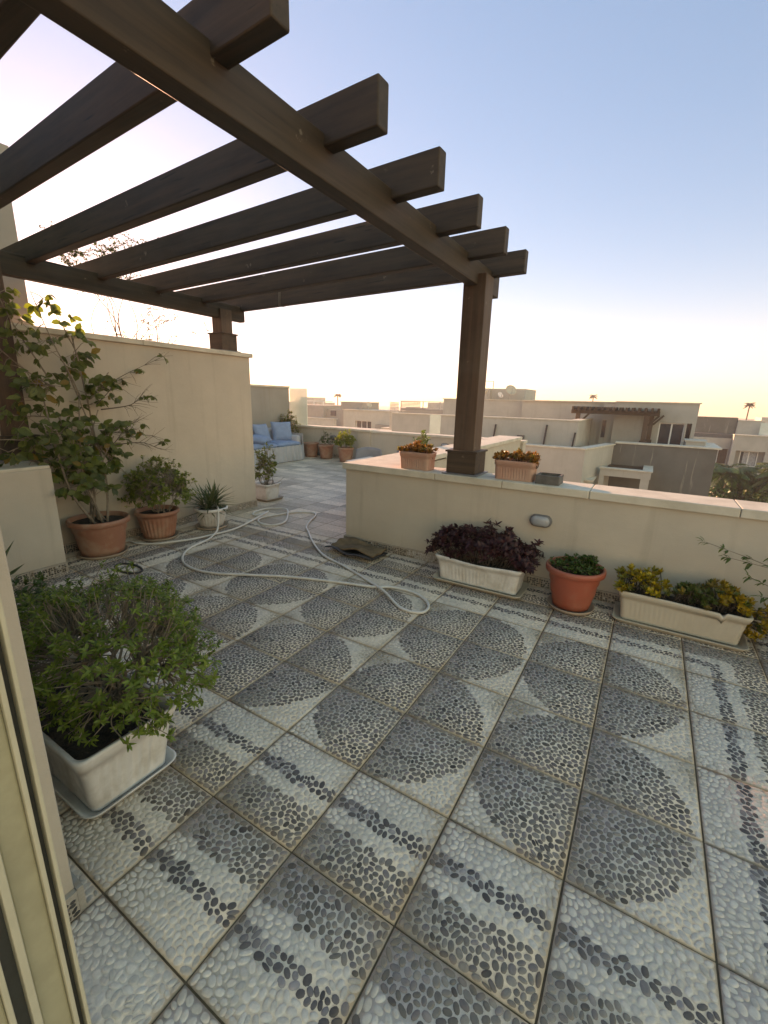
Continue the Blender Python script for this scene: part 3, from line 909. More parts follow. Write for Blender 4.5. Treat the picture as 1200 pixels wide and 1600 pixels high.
def box_planter(parent, cx, cy, wx, wy, h, mat, taper=.82, tray=None, z0=0.0, rib=2 * PI / .036, depth=.0035, rim=.05, bow=0.0, notch=None, rot=0.0, name='planter', traygrow=.05, rg=1.0):
    zb = z0 + (.018 if tray else 0)
    def lp(k, z, rib_=0, r=.035, grow=0.0):
        return rr_loop(cx, cy, wx * (1 - (1 - taper) * (1 - k) * wy / wx) + grow * 2, wy * (1 - (1 - taper) * (1 - k)) + grow * 2, r, z, 320 if rib_ or rib else 160, rib_, depth)
    H_ = h - .018
    loops = [lp(0, zb, r=.03), lp(.02, zb + .004), lp(.10, zb + H_ * .10), lp(.14, zb + H_ * .14, rib), lp(.62, zb + H_ * .62, rib), lp(.68, zb + H_ * .67),
             lp(.80, zb + h - .018 - rim), lp(.80, zb + h - .018 - rim + .002, grow=rg * .008), lp(1.0, z0 + h - .012, grow=rg * .014), lp(1.0, z0 + h - .002, grow=rg * .012), lp(1.0, z0 + h, grow=rg * .006), lp(1.0, z0 + h - .003, grow=-.004), lp(.95, z0 + h - .05, grow=-.010), lp(.85, z0 + h - .10, grow=-.012)]
    if bow or notch:
        for k, l in enumerate(loops):
            f = min(1, max(0, (l[0, 2] - z0) / h)) ** 2
            if bow:
                front = l[:, 1] < cy - wy * .3
                t = np.clip((l[:, 0] - (cx - wx / 2)) / wx, 0, 1)
                l[:, 1] -= front * bow * f * np.sin(PI * t) ** 2 * 1.0
                l[:, 2] -= front * bow * .5 * f * np.sin(PI * t) ** 2
            if notch and k >= 7:
                d = np.abs(l[:, 0] - notch); s = (l[:, 1] < cy)
                l[:, 2] -= s * np.clip(1 - d / .018, 0, 1) * .028
                l[:, 2] -= s * (l[:, 0] < notch) * np.clip(1 - d / .30, 0, 1) * .010
    V, F = loft(loops, True, True)
    def R(V):
        if rot:
            c, s = math.cos(rot), math.sin(rot); x, y = V[:, 0] - cx, V[:, 1] - cy
            V = np.c_[cx + x * c - y * s, cy + x * s + y * c, V[:, 2]]
        return V
    V = R(V)
    mesh_obj(name, V, F, mat, parent, True)
    nx, ny = 26, 10; SVv = []; SF_ = []
    for i in range(nx):
        for j in range(ny):
            SVv.append((cx + (wx - .05) * (i / (nx - 1) - .5), cy + (wy - .05) * (j / (ny - 1) - .5), z0 + h - .055 + .018 * mnoise.noise(Vector((i * .5, j * .5, cx * 7))) + random.uniform(-.004, .004)))
    for i in range(nx - 1):
        for j in range(ny - 1):
            q = i * ny + j; SF_.append((q, q + ny, q + ny + 1, q + 1))
    mesh_obj('soil', R(np.array(SVv)), SF_, M['soil'], parent, True)
    if tray:
        tl = lambda g, z: R(rr_loop(cx, cy, wx * .93 + g * 2, wy * taper + .03 + g * 2, .05, z, 120))
        g = traygrow
        V, F = loft([tl(g - .02, z0 + .001), tl(g, z0 + .028), tl(g + .004, z0 + .034), tl(g - .004, z0 + .034), tl(g - .02, z0 + .012)], True, True, True)
        mesh_obj('tray', V, F, tray, parent, True)

# ------------------------------------------------------------------ foreground white planter with the bushy green shrub
def bush(parent, c, rad, ztop, zbase, tips, per, leaf, wid, ca, cb, seedn=0, shell=.55, spread=1.35, stemr=.0035, droop=.5, woody=.010, mains=14, matname='leaf', stemmat='bark', base_r=.5, zlow=0.0, fold=.25):
    """Shrub: woody stems fork upwards from the soil; rosettes of leaves at their tips fill a lumpy dome."""
    cx, cy = c; rx, ry = rad
    T_ = []; 
    while len(T_) < tips:
        v = RNG.normal(size=3); v /= np.linalg.norm(v); k = RNG.uniform(shell, 1.0) ** .6
        v = v * k
        if v[2] < zlow - .15:
            continue
        lump = .86 + .26 * mnoise.noise(Vector((v[0] * 2.2 + seedn, v[1] * 2.2, v[2] * 2.2)))
        T_.append((cx + v[0] * rx * lump, cy + v[1] * ry * lump, zbase + (ztop - zbase) * (.30 + .70 * max(-.35, v[2] * lump))))
    T_ = np.array(T_)
    base = np.array([cx, cy, zbase])
    lst = []
    hubs = []
    for m_ in range(mains):
        a = 2 * PI * (m_ + RNG.random()) / mains; rr = RNG.uniform(.1, base_r)
        b = base + np.array([math.cos(a) * rx * rr * .45, math.sin(a) * ry * rr * .45, 0])
        hub = base + np.array([math.cos(a) * rx * rr * 1.05, math.sin(a) * ry * rr * 1.05, (ztop - zbase) * RNG.uniform(.22, .5)])
        hubs.append(hub); lst.append((stem_curve(b, hub, .06), woody, woody * .6))
    hubs = np.array(hubs)
    dirs = []
    for t in T_:
        k = np.argsort(np.linalg.norm(hubs - t, axis=1) + RNG.random(len(hubs)) * .05)[0]
        pts = stem_curve(hubs[k], t, .05, -.02, 5)
        lst.append((pts, stemr * 1.3, stemr * .55))
        d = np.array(pts[-1]) - np.array(pts[-3]); d = d / (np.linalg.norm(d) + 1e-9) + np.array([0, 0, .5]); dirs.append(d / np.linalg.norm(d))
    tubes('stem', lst, M[stemmat], parent, 4)
    P, D, U = rosettes(T_, np.array(dirs), per, spread)
    P = P - D * 0 + np.repeat(np.array(dirs), per, 0) * (-RNG.random((len(P), 1)) * leaf * 1.1)
    n = len(P)
    leaves('foliage', P, D, U, leaf * RNG.uniform(.6, 1.2, n), wid * RNG.uniform(.7, 1.15, n), shades(n, ca, cb), M[matname], parent, droop=droop, fold=fold)

g1 = thing('potted_shrub', 'bushy green shrub on bare woody stems in a white planter box by the door frame', 'plant', (-.22, -.56, 0))
box_planter(g1, -.235, -.57, .80, .37, .30, M['white_pl'], .80, M['white_pl'], rib=2 * PI / .04, depth=.007, rim=.06, traygrow=.022)
bush(g1, (-.14, -.47), (.60, .42), .90, .25, 760, 12, .031, .0105, (.085, .165, .028), (.19, .29, .058), 3.1, .62, 1.25, .0028, .55, .009, 22, zlow=-.1)

g2 = thing('potted_shrub', 'leafy plant in a soil-filled box half hidden behind the green shrub and door wall', 'plant', (-1.08, -.53, 0))
box_planter(g2, -1.12, -.55, .80, .36, .29, M['white_pl'], .80, M['white_pl'])
bush(g2, (-1.02, -.42), (.33, .24), .66, .25, 70, 9, .05, .020, (.035, .085, .02), (.07, .14, .03), 9.1, .5, 1.3, .003, .5, .006, 8)

g3 = thing('potted_aloe', 'upright green aloe blades in a brown pot beside the door wall', 'plant', (-1.95, -.42, 0))
round_pot(g3, -1.98, -.40, .17, .12, .27, M['terra'], 0, M['saucer'])
def blades(parent, c, n, ln, wid, up0, up1, tint_a, tint_b, name='leaf_blades', droop=.2, fold=.5, mat='leaf_thick', jit=.02):
    c = np.array(c, float); a = np.arange(n) * 2.399963 + RNG.random(n) * .5
    up = np.linspace(up0, up1, n) + RNG.normal(size=n) * .06
    D = np.c_[np.cos(a) * np.cos(up), np.sin(a) * np.cos(up), np.sin(up)]
    U = np.c_[-np.cos(a) * np.sin(up), -np.sin(a) * np.sin(up), np.cos(up)] + 1e-3
    P = c + RNG.normal(size=(n, 3)) * jit * np.array([1, 1, .6])
    return leaves(name, P, D, U, ln * RNG.uniform(.75, 1.1, n), wid * RNG.uniform(.85, 1.1, n), shades(n, tint_a, tint_b, .15), M[mat], parent, fold=fold, droop=droop, blunt=.42)
blades(g3, (-1.98, -.40, .22), 9, .42, .062, .75, 1.50, (.05, .10, .04), (.08, .15, .06), droop=.06, fold=.6)

# dark hoop lying on the floor
hp_pts = [(-2.19 + .17 * math.cos(t), .675 + .075 * math.sin(t) + .03, .011) for t in np.linspace(0, 2 * PI, 40)]
V, F = tube_vf(hp_pts, .010, .010, 8)
tag(mesh_obj('hose_ring', V, F, M['rubber'], None, True, loc=(-2.19, .70, 0)), 'thin black hose ring lying on the floor in front of the ficus pot', 'hose')

# ------------------------------------------------------------------ ficus
g4 = thing('potted_tree', 'tall ficus with several thin trunks in a plain terracotta pot against the tall wall', 'plant', (-2.80, .80, 0))
round_pot(g4, -2.80, .80, .265, .185, .375, M['terra'], 0, M['saucer'], .22, rim_h=.06, lip=.035)
trk = []; tips = []; tdirs = []
heads = [(-2.83, .80, 1.55), (-2.80, .70, 1.80), (-2.78, .92, 1.40), (-2.86, .62, 1.35), (-2.76, 1.02, 1.15), (-2.9, .84, 2.05), (-2.84, .50, 1.7)]
for k, h in enumerate(heads):
    a = 2 * PI * k / len(heads); b = (-2.80 + .07 * math.cos(a), .80 + .07 * math.sin(a), .32)
    trk.append((stem_curve(b, h, .035, 0, 6), .013, .006))
brs = [((-2.83, .66, 1.25), (-2.72, .10, 1.05)), ((-2.83, .70, 1.35), (-2.75, .02, 1.38)), ((-2.80, .72, 1.0), (-2.70, .22, .93)), ((-2.85, .6, 1.6), (-2.8, .2, 1.95)),
       ((-2.8, .8, 1.5), (-2.84, .55, 2.35)), ((-2.8, .9, 1.1), (-2.72, 1.12, .72)), ((-2.8, .8, .95), (-2.66, .62, .80)), ((-2.85, .9, 1.5), (-2.9, 1.12, 1.75)), ((-2.8, .6, 1.6), (-2.7, .36, 1.62)),
       ((-2.8, .55, 1.7), (-2.78, .30, 2.28)), ((-2.8, .8, 1.7), (-2.85, .72, 2.2)), ((-2.78, .85, 1.0), (-2.7, 1.05, 1.25)), ((-2.83, .7, 1.2), (-2.66, .42, 1.22)), ((-2.8, .5, 1.1), (-2.66, -.05, 1.18))]
for a, b in brs:
    p = stem_curve(a, b, .05, .04, 6); trk.append((p, .007, .003))
    for q in range(2, len(p)):
        for _ in range(4):
            e = Vector(p[q]) + Vector((random.uniform(-.10, .12), random.uniform(-.12, .12), random.uniform(-.12, .10)))
            if e.z < .72 or random.random() < .5: continue
            trk.append(([p[q], Vector(p[q]).lerp(e, .5) + Vector((0, 0, .015)), e], .003, .0014)); tips.append(tuple(e)); tdirs.append(tuple((e - Vector(p[q])).normalized()))
for k, h in enumerate(heads):
    for _ in range(17):
        t = random.uniform(.50, 1.0); p = trk[k][0][int(t * (len(trk[k][0]) - 1))]
        e = Vector(p) + Vector((random.uniform(-.16, .16), random.uniform(-.18, .18), random.uniform(-.06, .16)))
        trk.append(([p, e], .003, .0014)); tips.append(tuple(e)); tdirs.append(tuple((e - Vector(p)).normalized()))
# bare twigs reaching out over the wall face
twig = []
for a, b in (((-2.85, .95, 1.45), (-2.92, 1.62, 1.90)), ((-2.85, .98, 1.40), (-2.93, 1.45, 1.55)), ((-2.86, .95, 1.2), (-2.92, 1.5, 1.12)), ((-2.86, 1.0, 1.05), (-2.93, 1.55, .98)), ((-2.86, 1.0, 1.0), (-2.92, 1.3, 1.25))):
    p = stem_curve(a, b, .05, .05, 6); twig.append((p, .006, .002))
    for q in range(3, len(p), 1):
        for _ in range(2):
            e = Vector(p[q]) + Vector((random.uniform(-.05, .03), random.uniform(.05, .26), random.uniform(-.12, .16)))
            m_ = Vector(p[q]).lerp(e, .5) + Vector((0, 0, random.uniform(-.02, .03)))
            twig.append(([p[q], m_, e], .0022, .001))
            if random.random() < .5:
                f = m_ + Vector((random.uniform(-.03, .03), random.uniform(.02, .1), random.uniform(-.06, .08))); twig.append(([m_, f], .0014, .0008))
                if random.random() < .35:
                    tips.append(tuple(f)); tdirs.append((0, .6, .4))
tubes('trunk', trk, M['bark'], g4, 6)
tubes('bare_twig', twig, M['bark_dk'], g4, 4)
P, D, U = rosettes(tips, tdirs, 5, 1.5)
D = D * np.array([1, 1, .6]) + np.array([.15, 0, -.45])
n = len(P)
leaves('foliage', P, D, U * np.array([1, 1, .6]) + np.array([.35, -.15, .4]), 0.085 * RNG.uniform(.6, 1.2, n), .050 * RNG.uniform(.8, 1.1, n), np.where(RNG.random((n, 1)) < .03, np.array([[.28, .17, .03]]), shades(n, (.06, .105, .024), (.15, .20, .05))), M['leaf'], g4, fold=.22, droop=.4, blunt=.60)

# ------------------------------------------------------------------ shrub and yucca along the wall
g5 = thing('potted_shrub', 'rounded light green shrub in a ribbed terracotta pot between ficus and yucca', 'plant', (-2.84, 1.42, 0))
round_pot(g5, -2.84, 1.42, .225, .155, .325, M['terra'], 28, M['saucer'], .20, rim_h=.045, lip=.02)
bush(g5, (-2.78, 1.43), (.42, .44), .96, .30, 480, 8, .036, .021, (.10, .16, .025), (.22, .27, .06), 5.5, .5, 1.45, .0026, .35, .007, 12)

g6 = thing('potted_yucca', 'spiky yucca with two rosettes in a white ribbed pot near the wall end', 'plant', (-2.72, 2.02, 0))
round_pot(g6, -2.72, 2.02, .195, .13, .255, M['white_pl'], 26, M['saucer'], .195, rim_h=.04, lip=.012)
for (dx, dy, dz) in ((-.04, .07, .26), (.02, -.07, .24)):
    blades(g6, (-2.72 + dx, 2.02 + dy, dz), 52, .34, .026, -.15, 1.35, (.045, .085, .035), (.085, .13, .05), droop=.16, fold=.35)
g6.children[-1].name = 'leaf_blades'

g7 = thing('potted_shrub', 'thin yellowish climbing plant in a square white pot just past the tall wall end', 'plant', (-3.28, 3.45, 0))
box_planter(g7, -3.30, 3.50, .30, .30, .26, M['white_pl'], .85, M['saucer'], rim=.04, rib=0)
bush(g7, (-3.26, 3.44), (.20, .22), .98, .22, 90, 7, .05, .028, (.11, .15, .03), (.24, .23, .07), 2.5, .3, 1.4, .003, .4, .006, 7)
vine = []
for _ in range(14):
    a = (-3.28 + random.uniform(-.08, .08), 3.46 + random.uniform(-.08, .08), .22); b = (-3.18 + random.uniform(-.12, .2), 3.40 + random.uniform(-.2, .2), random.uniform(.20, .45)); vine.append((stem_curve(a, b, .12, .15), .006, .003))
tubes('dry_stem', vine, M['bark'], g7, 5)

# ------------------------------------------------------------------ planters in front of the parapet
g8 = thing('potted_shrub', 'dark purple-leaved plant filling a long white planter under the oval lamp', 'plant', (.60, 2.24, 0))
box_planter(g8, .605, 2.235, .74, .29, .245, M['white_pl'], .80, M['cream_pl'], rim=.045, rib=2 * PI / .032, bow=.022, rot=.0)
tp = []
while len(tp) < 420:
    u, v_ = RNG.uniform(-1, 1), RNG.uniform(-1, 1)
    hgt = .36 * (1 - .55 * abs(u) ** 2.6) * (1 - .35 * abs(v_) ** 2) * (.82 + .3 * mnoise.noise(Vector((u * 2.5, v_ * 2, 4.2))))
    k = RNG.random() ** .45
    tp.append((.60 + u * .44 + .03 * RNG.normal(), 2.25 + v_ * .175, .215 + hgt * k))
tp.append((1.02, 2.24, .44)); tp.append((1.05, 2.25, .46))
tp = np.array(tp)
dirs = np.c_[(tp[:, 0] - .6) * 1.1, (tp[:, 1] - 2.25) * 1.6 - .1, np.full(len(tp), .75)] + RNG.normal(size=tp.shape) * .2; dirs /= np.linalg.norm(dirs, axis=1)[:, None]
tubes('stem', [(stem_curve((.60 + (t[0] - .6) * .72, 2.25 + (t[1] - 2.25) * .6, .19), t, .05), .0035, .0018) for t in tp[::2]] + [(stem_curve((.92, 2.25, .22), tp[-1], .05), .003, .002)], M['bark_dk'], g8, 4)
P, D, U = rosettes(tp, dirs, 8, 1.4)
n = len(P)
leaves('foliage', P, D, U, .060 * RNG.uniform(.6, 1.2, n), .021 * RNG.uniform(.8, 1.2, n), shades(n, (.055, .012, .017), (.115, .030, .040), .35), M['leaf'], g8, droop=.45, fold=.25)

g9 = thing('potted_parsley', 'large round red plastic pot of low green parsley between the two long planters', 'plant', (1.36, 2.20, 0))
round_pot(g9, 1.36, 2.205, .215, .135, .35, M['terra_red'], 0, M['saucer'], .175, rim_h=.055, lip=.03, band=True)
tp = np.c_[1.37 + RNG.normal(size=300) * .085, 2.21 + RNG.normal(size=300) * .08, .325 + .055 * RNG.random(300)]
tp[:90, 0] = 1.44 + RNG.normal(size=90) * .035; tp[:90, 1] = 2.24 + RNG.normal(size=90) * .03; tp[:90, 2] = .33 + .10 * RNG.random(90)
rr_ = np.hypot(tp[:, 0] - 1.36, tp[:, 1] - 2.205); tp = tp[rr_ < .18]
dirs = np.c_[RNG.normal(size=(len(tp), 2)) * .35, np.ones(len(tp))]; dirs /= np.linalg.norm(dirs, axis=1)[:, None]
P, D, U = rosettes(tp, dirs, 7, 1.45); n = len(P)
tubes('stem', [(stem_curve((1.36 + (t[0] - 1.36) * .7, 2.205 + (t[1] - 2.205) * .7, .30), t, .05), .0015, .001) for t in tp[::2]], M['bark'], g9, 4)
leaves('foliage', P, D, U, .026 * RNG.uniform(.6, 1.2, n), .020 * RNG.uniform(.8, 1.2, n), shades(n, (.03, .09, .02), (.075, .17, .04)), M['leaf'], g9, droop=.3)

def succulents(parent, tips, dirs, per, ln, wd, cols, spread=1.35):
    P, D, U = rosettes(tips, dirs, per, spread); n = len(P)
    c = np.repeat(cols, per, axis=0) * RNG.uniform(.65, 1.35, (n, 1))
    leaves('foliage', P, D, U, ln * RNG.uniform(.7, 1.15, n), wd * RNG.uniform(.8, 1.15, n), c, M['leaf_thick'], parent, droop=-.15, fold=.3, blunt=.62)

g10 = thing('potted_succulent', 'yellow and olive succulents spilling over a long cream planter with a broken rim', 'plant', (2.07, 2.29, 0))
box_planter(g10, 2.065, 2.29, .76, .27, .245, M['cream_pl'], .80, M['cream_pl'], rim=.05, rib=2 * PI / .03, depth=.0015, notch=2.30, rot=-.02)
tp, cl = [], []
for _ in range(230):
    x = RNG.uniform(1.66, 2.56); y = RNG.uniform(2.14, 2.40)
    if 1.98 < x < 2.05 and RNG.random() < .7:
        continue
    top = .10 + .09 * mnoise.noise(Vector((x * 6, y * 6, 1.0))) + .05 * math.sin((x - 1.66) * 6.5) ** 2
    z = .225 + max(.015, top) * RNG.random() ** .5
    if x > 2.44:
        z = RNG.uniform(.08, .30)
        y = RNG.uniform(2.16, 2.36)
    if y < 2.165:
        z -= .02
    tp.append((x, y, z))
    if x < 1.99: c = (.42, .28, .022) if RNG.random() < .75 else (.20, .19, .03)
    elif x < 2.26: c = (.075, .115, .025) if RNG.random() < .68 else (.22, .15, .03)
    else: c = (.44, .26, .024) if RNG.random() < .75 else (.15, .17, .03)
    cl.append(c)
tp = np.array(tp); dirs = np.c_[(tp[:, 0] - 2.07) * .8, (tp[:, 1] - 2.29) * 2.5 - .12, np.full(len(tp), .7)] + RNG.normal(size=tp.shape) * .25; dirs /= np.linalg.norm(dirs, axis=1)[:, None]
succulents(g10, tp, dirs, 15, .042, .014, np.array(cl))
tubes('stem', [(stem_curve((min(max(t[0], 1.74), 2.40), 2.29, .18), t, .06), .004, .003) for t in tp], M['bark_dk'], g10, 4)

# shrub just outside the right edge whose branches reach into view
g11 = thing('potted_shrub', 'branching green shrub at the right edge reaching over the yellow succulents', 'plant', (2.92, 2.16, 0))
round_pot(g11, 2.92, 2.16, .21, .14, .33, M['terra'], 0, M['saucer'])
tw = []; P_, D_, U_ = [], [], []
for b in ((2.14, 2.30, .665), (2.26, 2.24, .60), (2.40, 2.20, .50), (2.46, 2.1, .42), (2.62, 2.2, .75), (2.8, 2.1, .9), (3.05, 2.25, .85), (3.2, 2.1, .7), (2.5, 2.34, .62)):
    p = stem_curve((2.92 + random.uniform(-.05, .05), 2.16, .30), b, .03, .10, 6); tw.append((p, .006, .0015))
    for q in range(3, len(p)):
        a = Vector(p[q]); d = (a - Vector(p[q - 1])).normalized()
        for s_ in range(7):
            r = Vector(rvec(1)[0]); dd = (d * .8 + r * .9).normalized(); P_.append(tuple(a + d * random.uniform(-.03, .02))); D_.append(tuple(dd)); U_.append((.3 * r.x, .3 * r.y, 1))
tubes('stem', tw, M['bark'], g11, 5)
n = len(P_)
leaves('foliage', P_, D_, np.array(U_), .052 * RNG.uniform(.6, 1.2, n), .016 * RNG.uniform(.8, 1.2, n), shades(n, (.045, .11, .025), (.12, .19, .05)), M['leaf'], g11, droop=.4)

# pink boxes on the coping
def pink_box(x0, x1, y0, y1, label, dense, seedn):
    t = thing('potted_succulent', label, 'plant', ((x0 + x1) / 2, (y0 + y1) / 2, HP), 'pink succulent boxes on the parapet')
    box_planter(t, (x0 + x1) / 2, (y0 + y1) / 2, x1 - x0, y1 - y0, .17, M['terra_pink'], .92, None, rg=.45, z0=HP, rib=2 * PI / .0245, depth=.005, rim=.03)
    tp, cl = [], []
    for _ in range(dense):
        u, v_ = RNG.uniform(-1, 1), RNG.uniform(-1, 1)
        z = HP + .155 + (.095 * (1 - abs(u) ** 3 * .5) * (.7 + .6 * mnoise.noise(Vector((u * 2.2 + seedn, v_, 0))))) * RNG.random() ** .5
        tp.append(((x0 + x1) / 2 + u * (x1 - x0) * .50, (y0 + y1) / 2 + v_ * (y1 - y0) * .46, z))
        cl.append((.40, .155, .035) if RNG.random() < .6 else ((.28, .14, .05) if RNG.random() < .7 else (.20, .17, .05)))
    tp = np.array(tp); dirs = np.c_[(tp[:, 0] - (x0 + x1) / 2) * 2, (tp[:, 1] - (y0 + y1) / 2) * 3, np.full(len(tp), .6)] + RNG.normal(size=tp.shape) * .25; dirs /= np.linalg.norm(dirs, axis=1)[:, None]
    succulents(t, tp, dirs, 14, .040, .019, np.array(cl))
    tubes('stem', [(stem_curve((q[0], (y0 + y1) / 2, HP + .108), q, .06), .003, .002) for q in tp] + [([(x0 + .03, (y0 + y1) / 2, HP + .108), (x1 - .03, (y0 + y1) / 2, HP + .108)], .004, .004)], M['bark_dk'], t, 4)
    return t
pink_box(-.405, -.075, 2.50, 2.68, 'bright orange succulents in a pink ribbed box at the parapet corner', 70, 1.0)
pink_box(.555, .90, 2.52, 2.69, 'browner orange succulents in a pink ribbed box beside the dark stone tray', 75, 5.0)

ab = MB()
V, F = loft([rr_loop(1.02, 2.60, .195, .20, .006, z, 64) for z in (HP + .001, HP + .075)] + [rr_loop(1.02, 2.60, .16, .165, .006, z, 64) for z in (HP + .075, HP + .03)], True, True, True)
tag(mesh_obj('stone_tray', V, F, M['ash'], None, False, loc=(1.02, 2.60, HP)), 'dark grey square stone tray on the coping beside the pink box', 'tray')

g12 = thing('potted_shrub', 'bright green upright shrub standing behind the orange succulent box on the rear terrace', 'plant', (-1.38, 5.0, 0))
round_pot(g12, -1.38, 5.0, .19, .14, .34, M['terra'], 0, M['saucer'])
bush(g12, (-1.38, 5.0), (.23, .23), 1.17, .32, 170, 8, .05, .03, (.045, .10, .025), (.10, .18, .04), 8.8, .4, 1.4, .003, .4, .008, 8)

# ------------------------------------------------------------------ hose, doormat
HOSE = [(-2.61, 2.03, .262), (-2.545, 1.99, .255), (-2.50, 1.95, .17), (-2.43, 1.87, .05), (-2.36, 1.74, .016), (-2.3, 1.63), (-2.22, 1.36), (-2.08, 1.18), (-1.89, 1.06), (-1.68, 1.02), (-1.46, 1.06), (-1.22, 1.18), (-.88, 1.36), (-.51, 1.5), (-.14, 1.61), (.02, 1.70), (.21, 1.71), (.36, 1.64), (.44, 1.53), (.42, 1.42), (.26, 1.41), (.02, 1.56, .033), (-.23, 1.7), (-.58, 1.85), (-.95, 1.98), (-1.3, 2.23), (-1.59, 2.49), (-1.76, 2.65), (-1.91, 2.9), (-2.01, 3.12), (-2.13, 3.22), (-2.33, 3.14), (-2.41, 2.98), (-2.48, 2.78), (-2.51, 2.62), (-2.44, 2.5), (-2.28, 2.42), (-2.14, 2.46), (-2.12, 2.63), (-2.26, 2.84), (-2.51, 3.1, .03), (-2.70, 3.09, .02), (-2.82, 2.98), (-2.80, 2.77), (-2.68, 2.65), (-2.61, 2.74, .03), (-2.64, 2.87, .03), (-2.56, 2.69, .035), (-2.46, 2.41, .03), (-2.39, 2.08), (-2.41, 1.79), (-2.45, 1.56), (-2.55, 1.36), (-2.62, 1.24), (-2.78, 1.14), (-2.95, 1.12), (-3.02, 1.02)]
pts = spline([(p[0], p[1], p[2] if len(p) > 2 else .0145) for p in HOSE], 6)
V, F = tube_vf(pts, .0115, .0115, 9)
tag(mesh_obj('garden_hose', V, F, M['hose'], None, True, loc=(-1.0, 1.6, 0)), 'long pale garden hose looping across the pebble floor from the pots', 'hose')

def crumple(name, cx, cy, wx, wy, rot, zf, mat, parent, nx=40, ny=20, th=.012):
    V, F = [], []
    for s_ in (1, 0):
        for i in range(nx):
            for j in range(ny):
                u, v_ = i / (nx - 1), j / (ny - 1)
                x, y = (u - .5) * wx, (v_ - .5) * wy
                e = .02 * mnoise.noise(Vector((u * 3, v_ * 3, 7.0)))
                x += e * wx; y += .04 * wy * mnoise.noise(Vector((u * 4, v_ * 2, 3.0)))
                c, s2 = math.cos(rot), math.sin(rot)
                V.append((cx + x * c - y * s2, cy + x * s2 + y * c, zf(u, v_) - (th if not s_ else 0)))
    n = nx * ny
    for i in range(nx - 1):
        for j in range(ny - 1):
            q = i * ny + j
            F.append((q, q + ny, q + ny + 1, q + 1)); F.append((n + q, n + q + 1, n + q + ny + 1, n + q + ny))
    edge = [i * ny for i in range(nx)] + [(nx - 1) * ny + j for j in range(1, ny)] + [i * ny + ny - 1 for i in range(nx - 2, -1, -1)] + [j for j in range(ny - 2, 0, -1)]
    for a, b in zip(edge, edge[1:] + edge[:1]):
        F.append((a, n + a, n + b, b))
    return mesh_obj(name, V, F, mat, parent, True)
dm = thing('doormat', 'folded black rubber doormat with brown coir face lying at the parapet corner', 'doormat', (-.74, 2.25, 0))
crumple('rubber_backing', -.73, 2.235, .60, .30, -.10, lambda u, v: .040 + .022 * mnoise.noise(Vector((u * 3, v * 2, 0))) + .014 * (v < .12) + .006 * math.sin(u * 9), M['rubber'], dm)
crumple('coir_face', -.72, 2.27, .55, .24, -.08, lambda u, v: .078 + .034 * mnoise.noise(Vector((u * 2.5, v * 2.5, 9))) + .03 * (v - .3) * (1 - u), M['mat_cloth'], dm, th=.018)

# ------------------------------------------------------------------ sofa
def cushion(name, c, size, rot, mat, parent, tilt=0.0, n=18, puff=.5):
    V, F = [], []
    wx, wy, wz = size
    Rz = Matrix.Rotation(rot, 3, 'Z') @ Matrix.Rotation(tilt, 3, 'Y')
    for s_ in (1, -1):
        for i in range(n):
            for j in range(n):
                u, v_ = 2 * i / (n - 1) - 1, 2 * j / (n - 1) - 1
                h = max(0, (1 - abs(u) ** 4) * (1 - abs(v_) ** 4)) ** puff
                pin = 1 - .06 * (1 - abs(u * v_))
                p = Vector((u * wx / 2 * pin, v_ * wy / 2 * pin, s_ * (h * wz / 2 + .004) + .012 * mnoise.noise(Vector((u * 2, v_ * 2, c[0] * 9 + c[1])))))
                V.append(tuple(Rz @ p + Vector(c)))
    for s_ in range(2):
        for i in range(n - 1):
            for j in range(n - 1):
                q = s_ * n * n + i * n + j
                f = (q, q + n, q + n + 1, q + 1); F.append(f if s_ == 0 else f[::-1])
    edge = [i * n for i in range(n)] + [(n - 1) * n + j for j in range(1, n)] + [i * n + n - 1 for i in range(n - 2, -1, -1)] + [j for j in range(n - 2, 0, -1)]
    for a, b in zip(edge, edge[1:] + edge[:1]):
        F.append((b, a, n * n + a, n * n + b))
    return mesh_obj(name, V, F, mat, parent, True)
so = thing('sofa', 'outdoor sofa under a pale draped cover with blue cushions by the rear wall', 'sofa', (-6.3, 6.4, 0))
sx0, sx1, sy0, sy1 = -6.80, -5.92, 5.45, 7.30
m = MB(); m.box((sx0, sy0, .02), (sx1 - .03, sy1, .36), .03); m.box((sx0, sy0, .30), (sx0 + .20, sy1, .78), .06); m.box((sx0 + .1, sy0, .3), (sx1 - .05, sy0 + .17, .62), .05); m.box((sx0 + .1, sy1 - .15, .3), (sx1 - .05, sy1, .62), .05)
m.build('frame', M['sheet'], so, True)
# pleated cover hanging over the front and the far end
per = [(sx1 - .02, sy0), (sx1 - .02, sy1 + .02), (sx0 + .1, sy1 + .02)]
seg = []
for (a, b) in zip(per, per[1:]):
    nseg = 90
    for i in range(nseg):
        t = i / nseg; seg.append((a[0] + (b[0] - a[0]) * t, a[1] + (b[1] - a[1]) * t, (1, 0) if a[0] == b[0] else (0, 1)))
loops = []
for k, z in enumerate((.385, .36, .22, .10, .012)):
    row = []
    for i, (x, y, nv) in enumerate(seg):
        amp = (.006 + .035 * k / 4) * (0.4 + .6 * (mnoise.noise(Vector((i * .05, 0, 2))) + .6)); o = .02 + amp * math.sin(i * .9 + 2 * mnoise.noise(Vector((i * .1, 3, 0)))) + .012 * k
        zz = z if nv[0] else z + (.28 if k < 1 else .20 * (1 - k / 4))
        row.append((x + nv[0] * o, y + nv[1] * o, zz))
    loops.append(np.array(row))
V, F = loft(loops, False)
mesh_obj('cover', V, F, M['sheet'], so, True)
cushion('seat_cushion', (-6.26, 5.98, .42), (.76, .86, .15), 0, M['blue'], so, puff=.25)
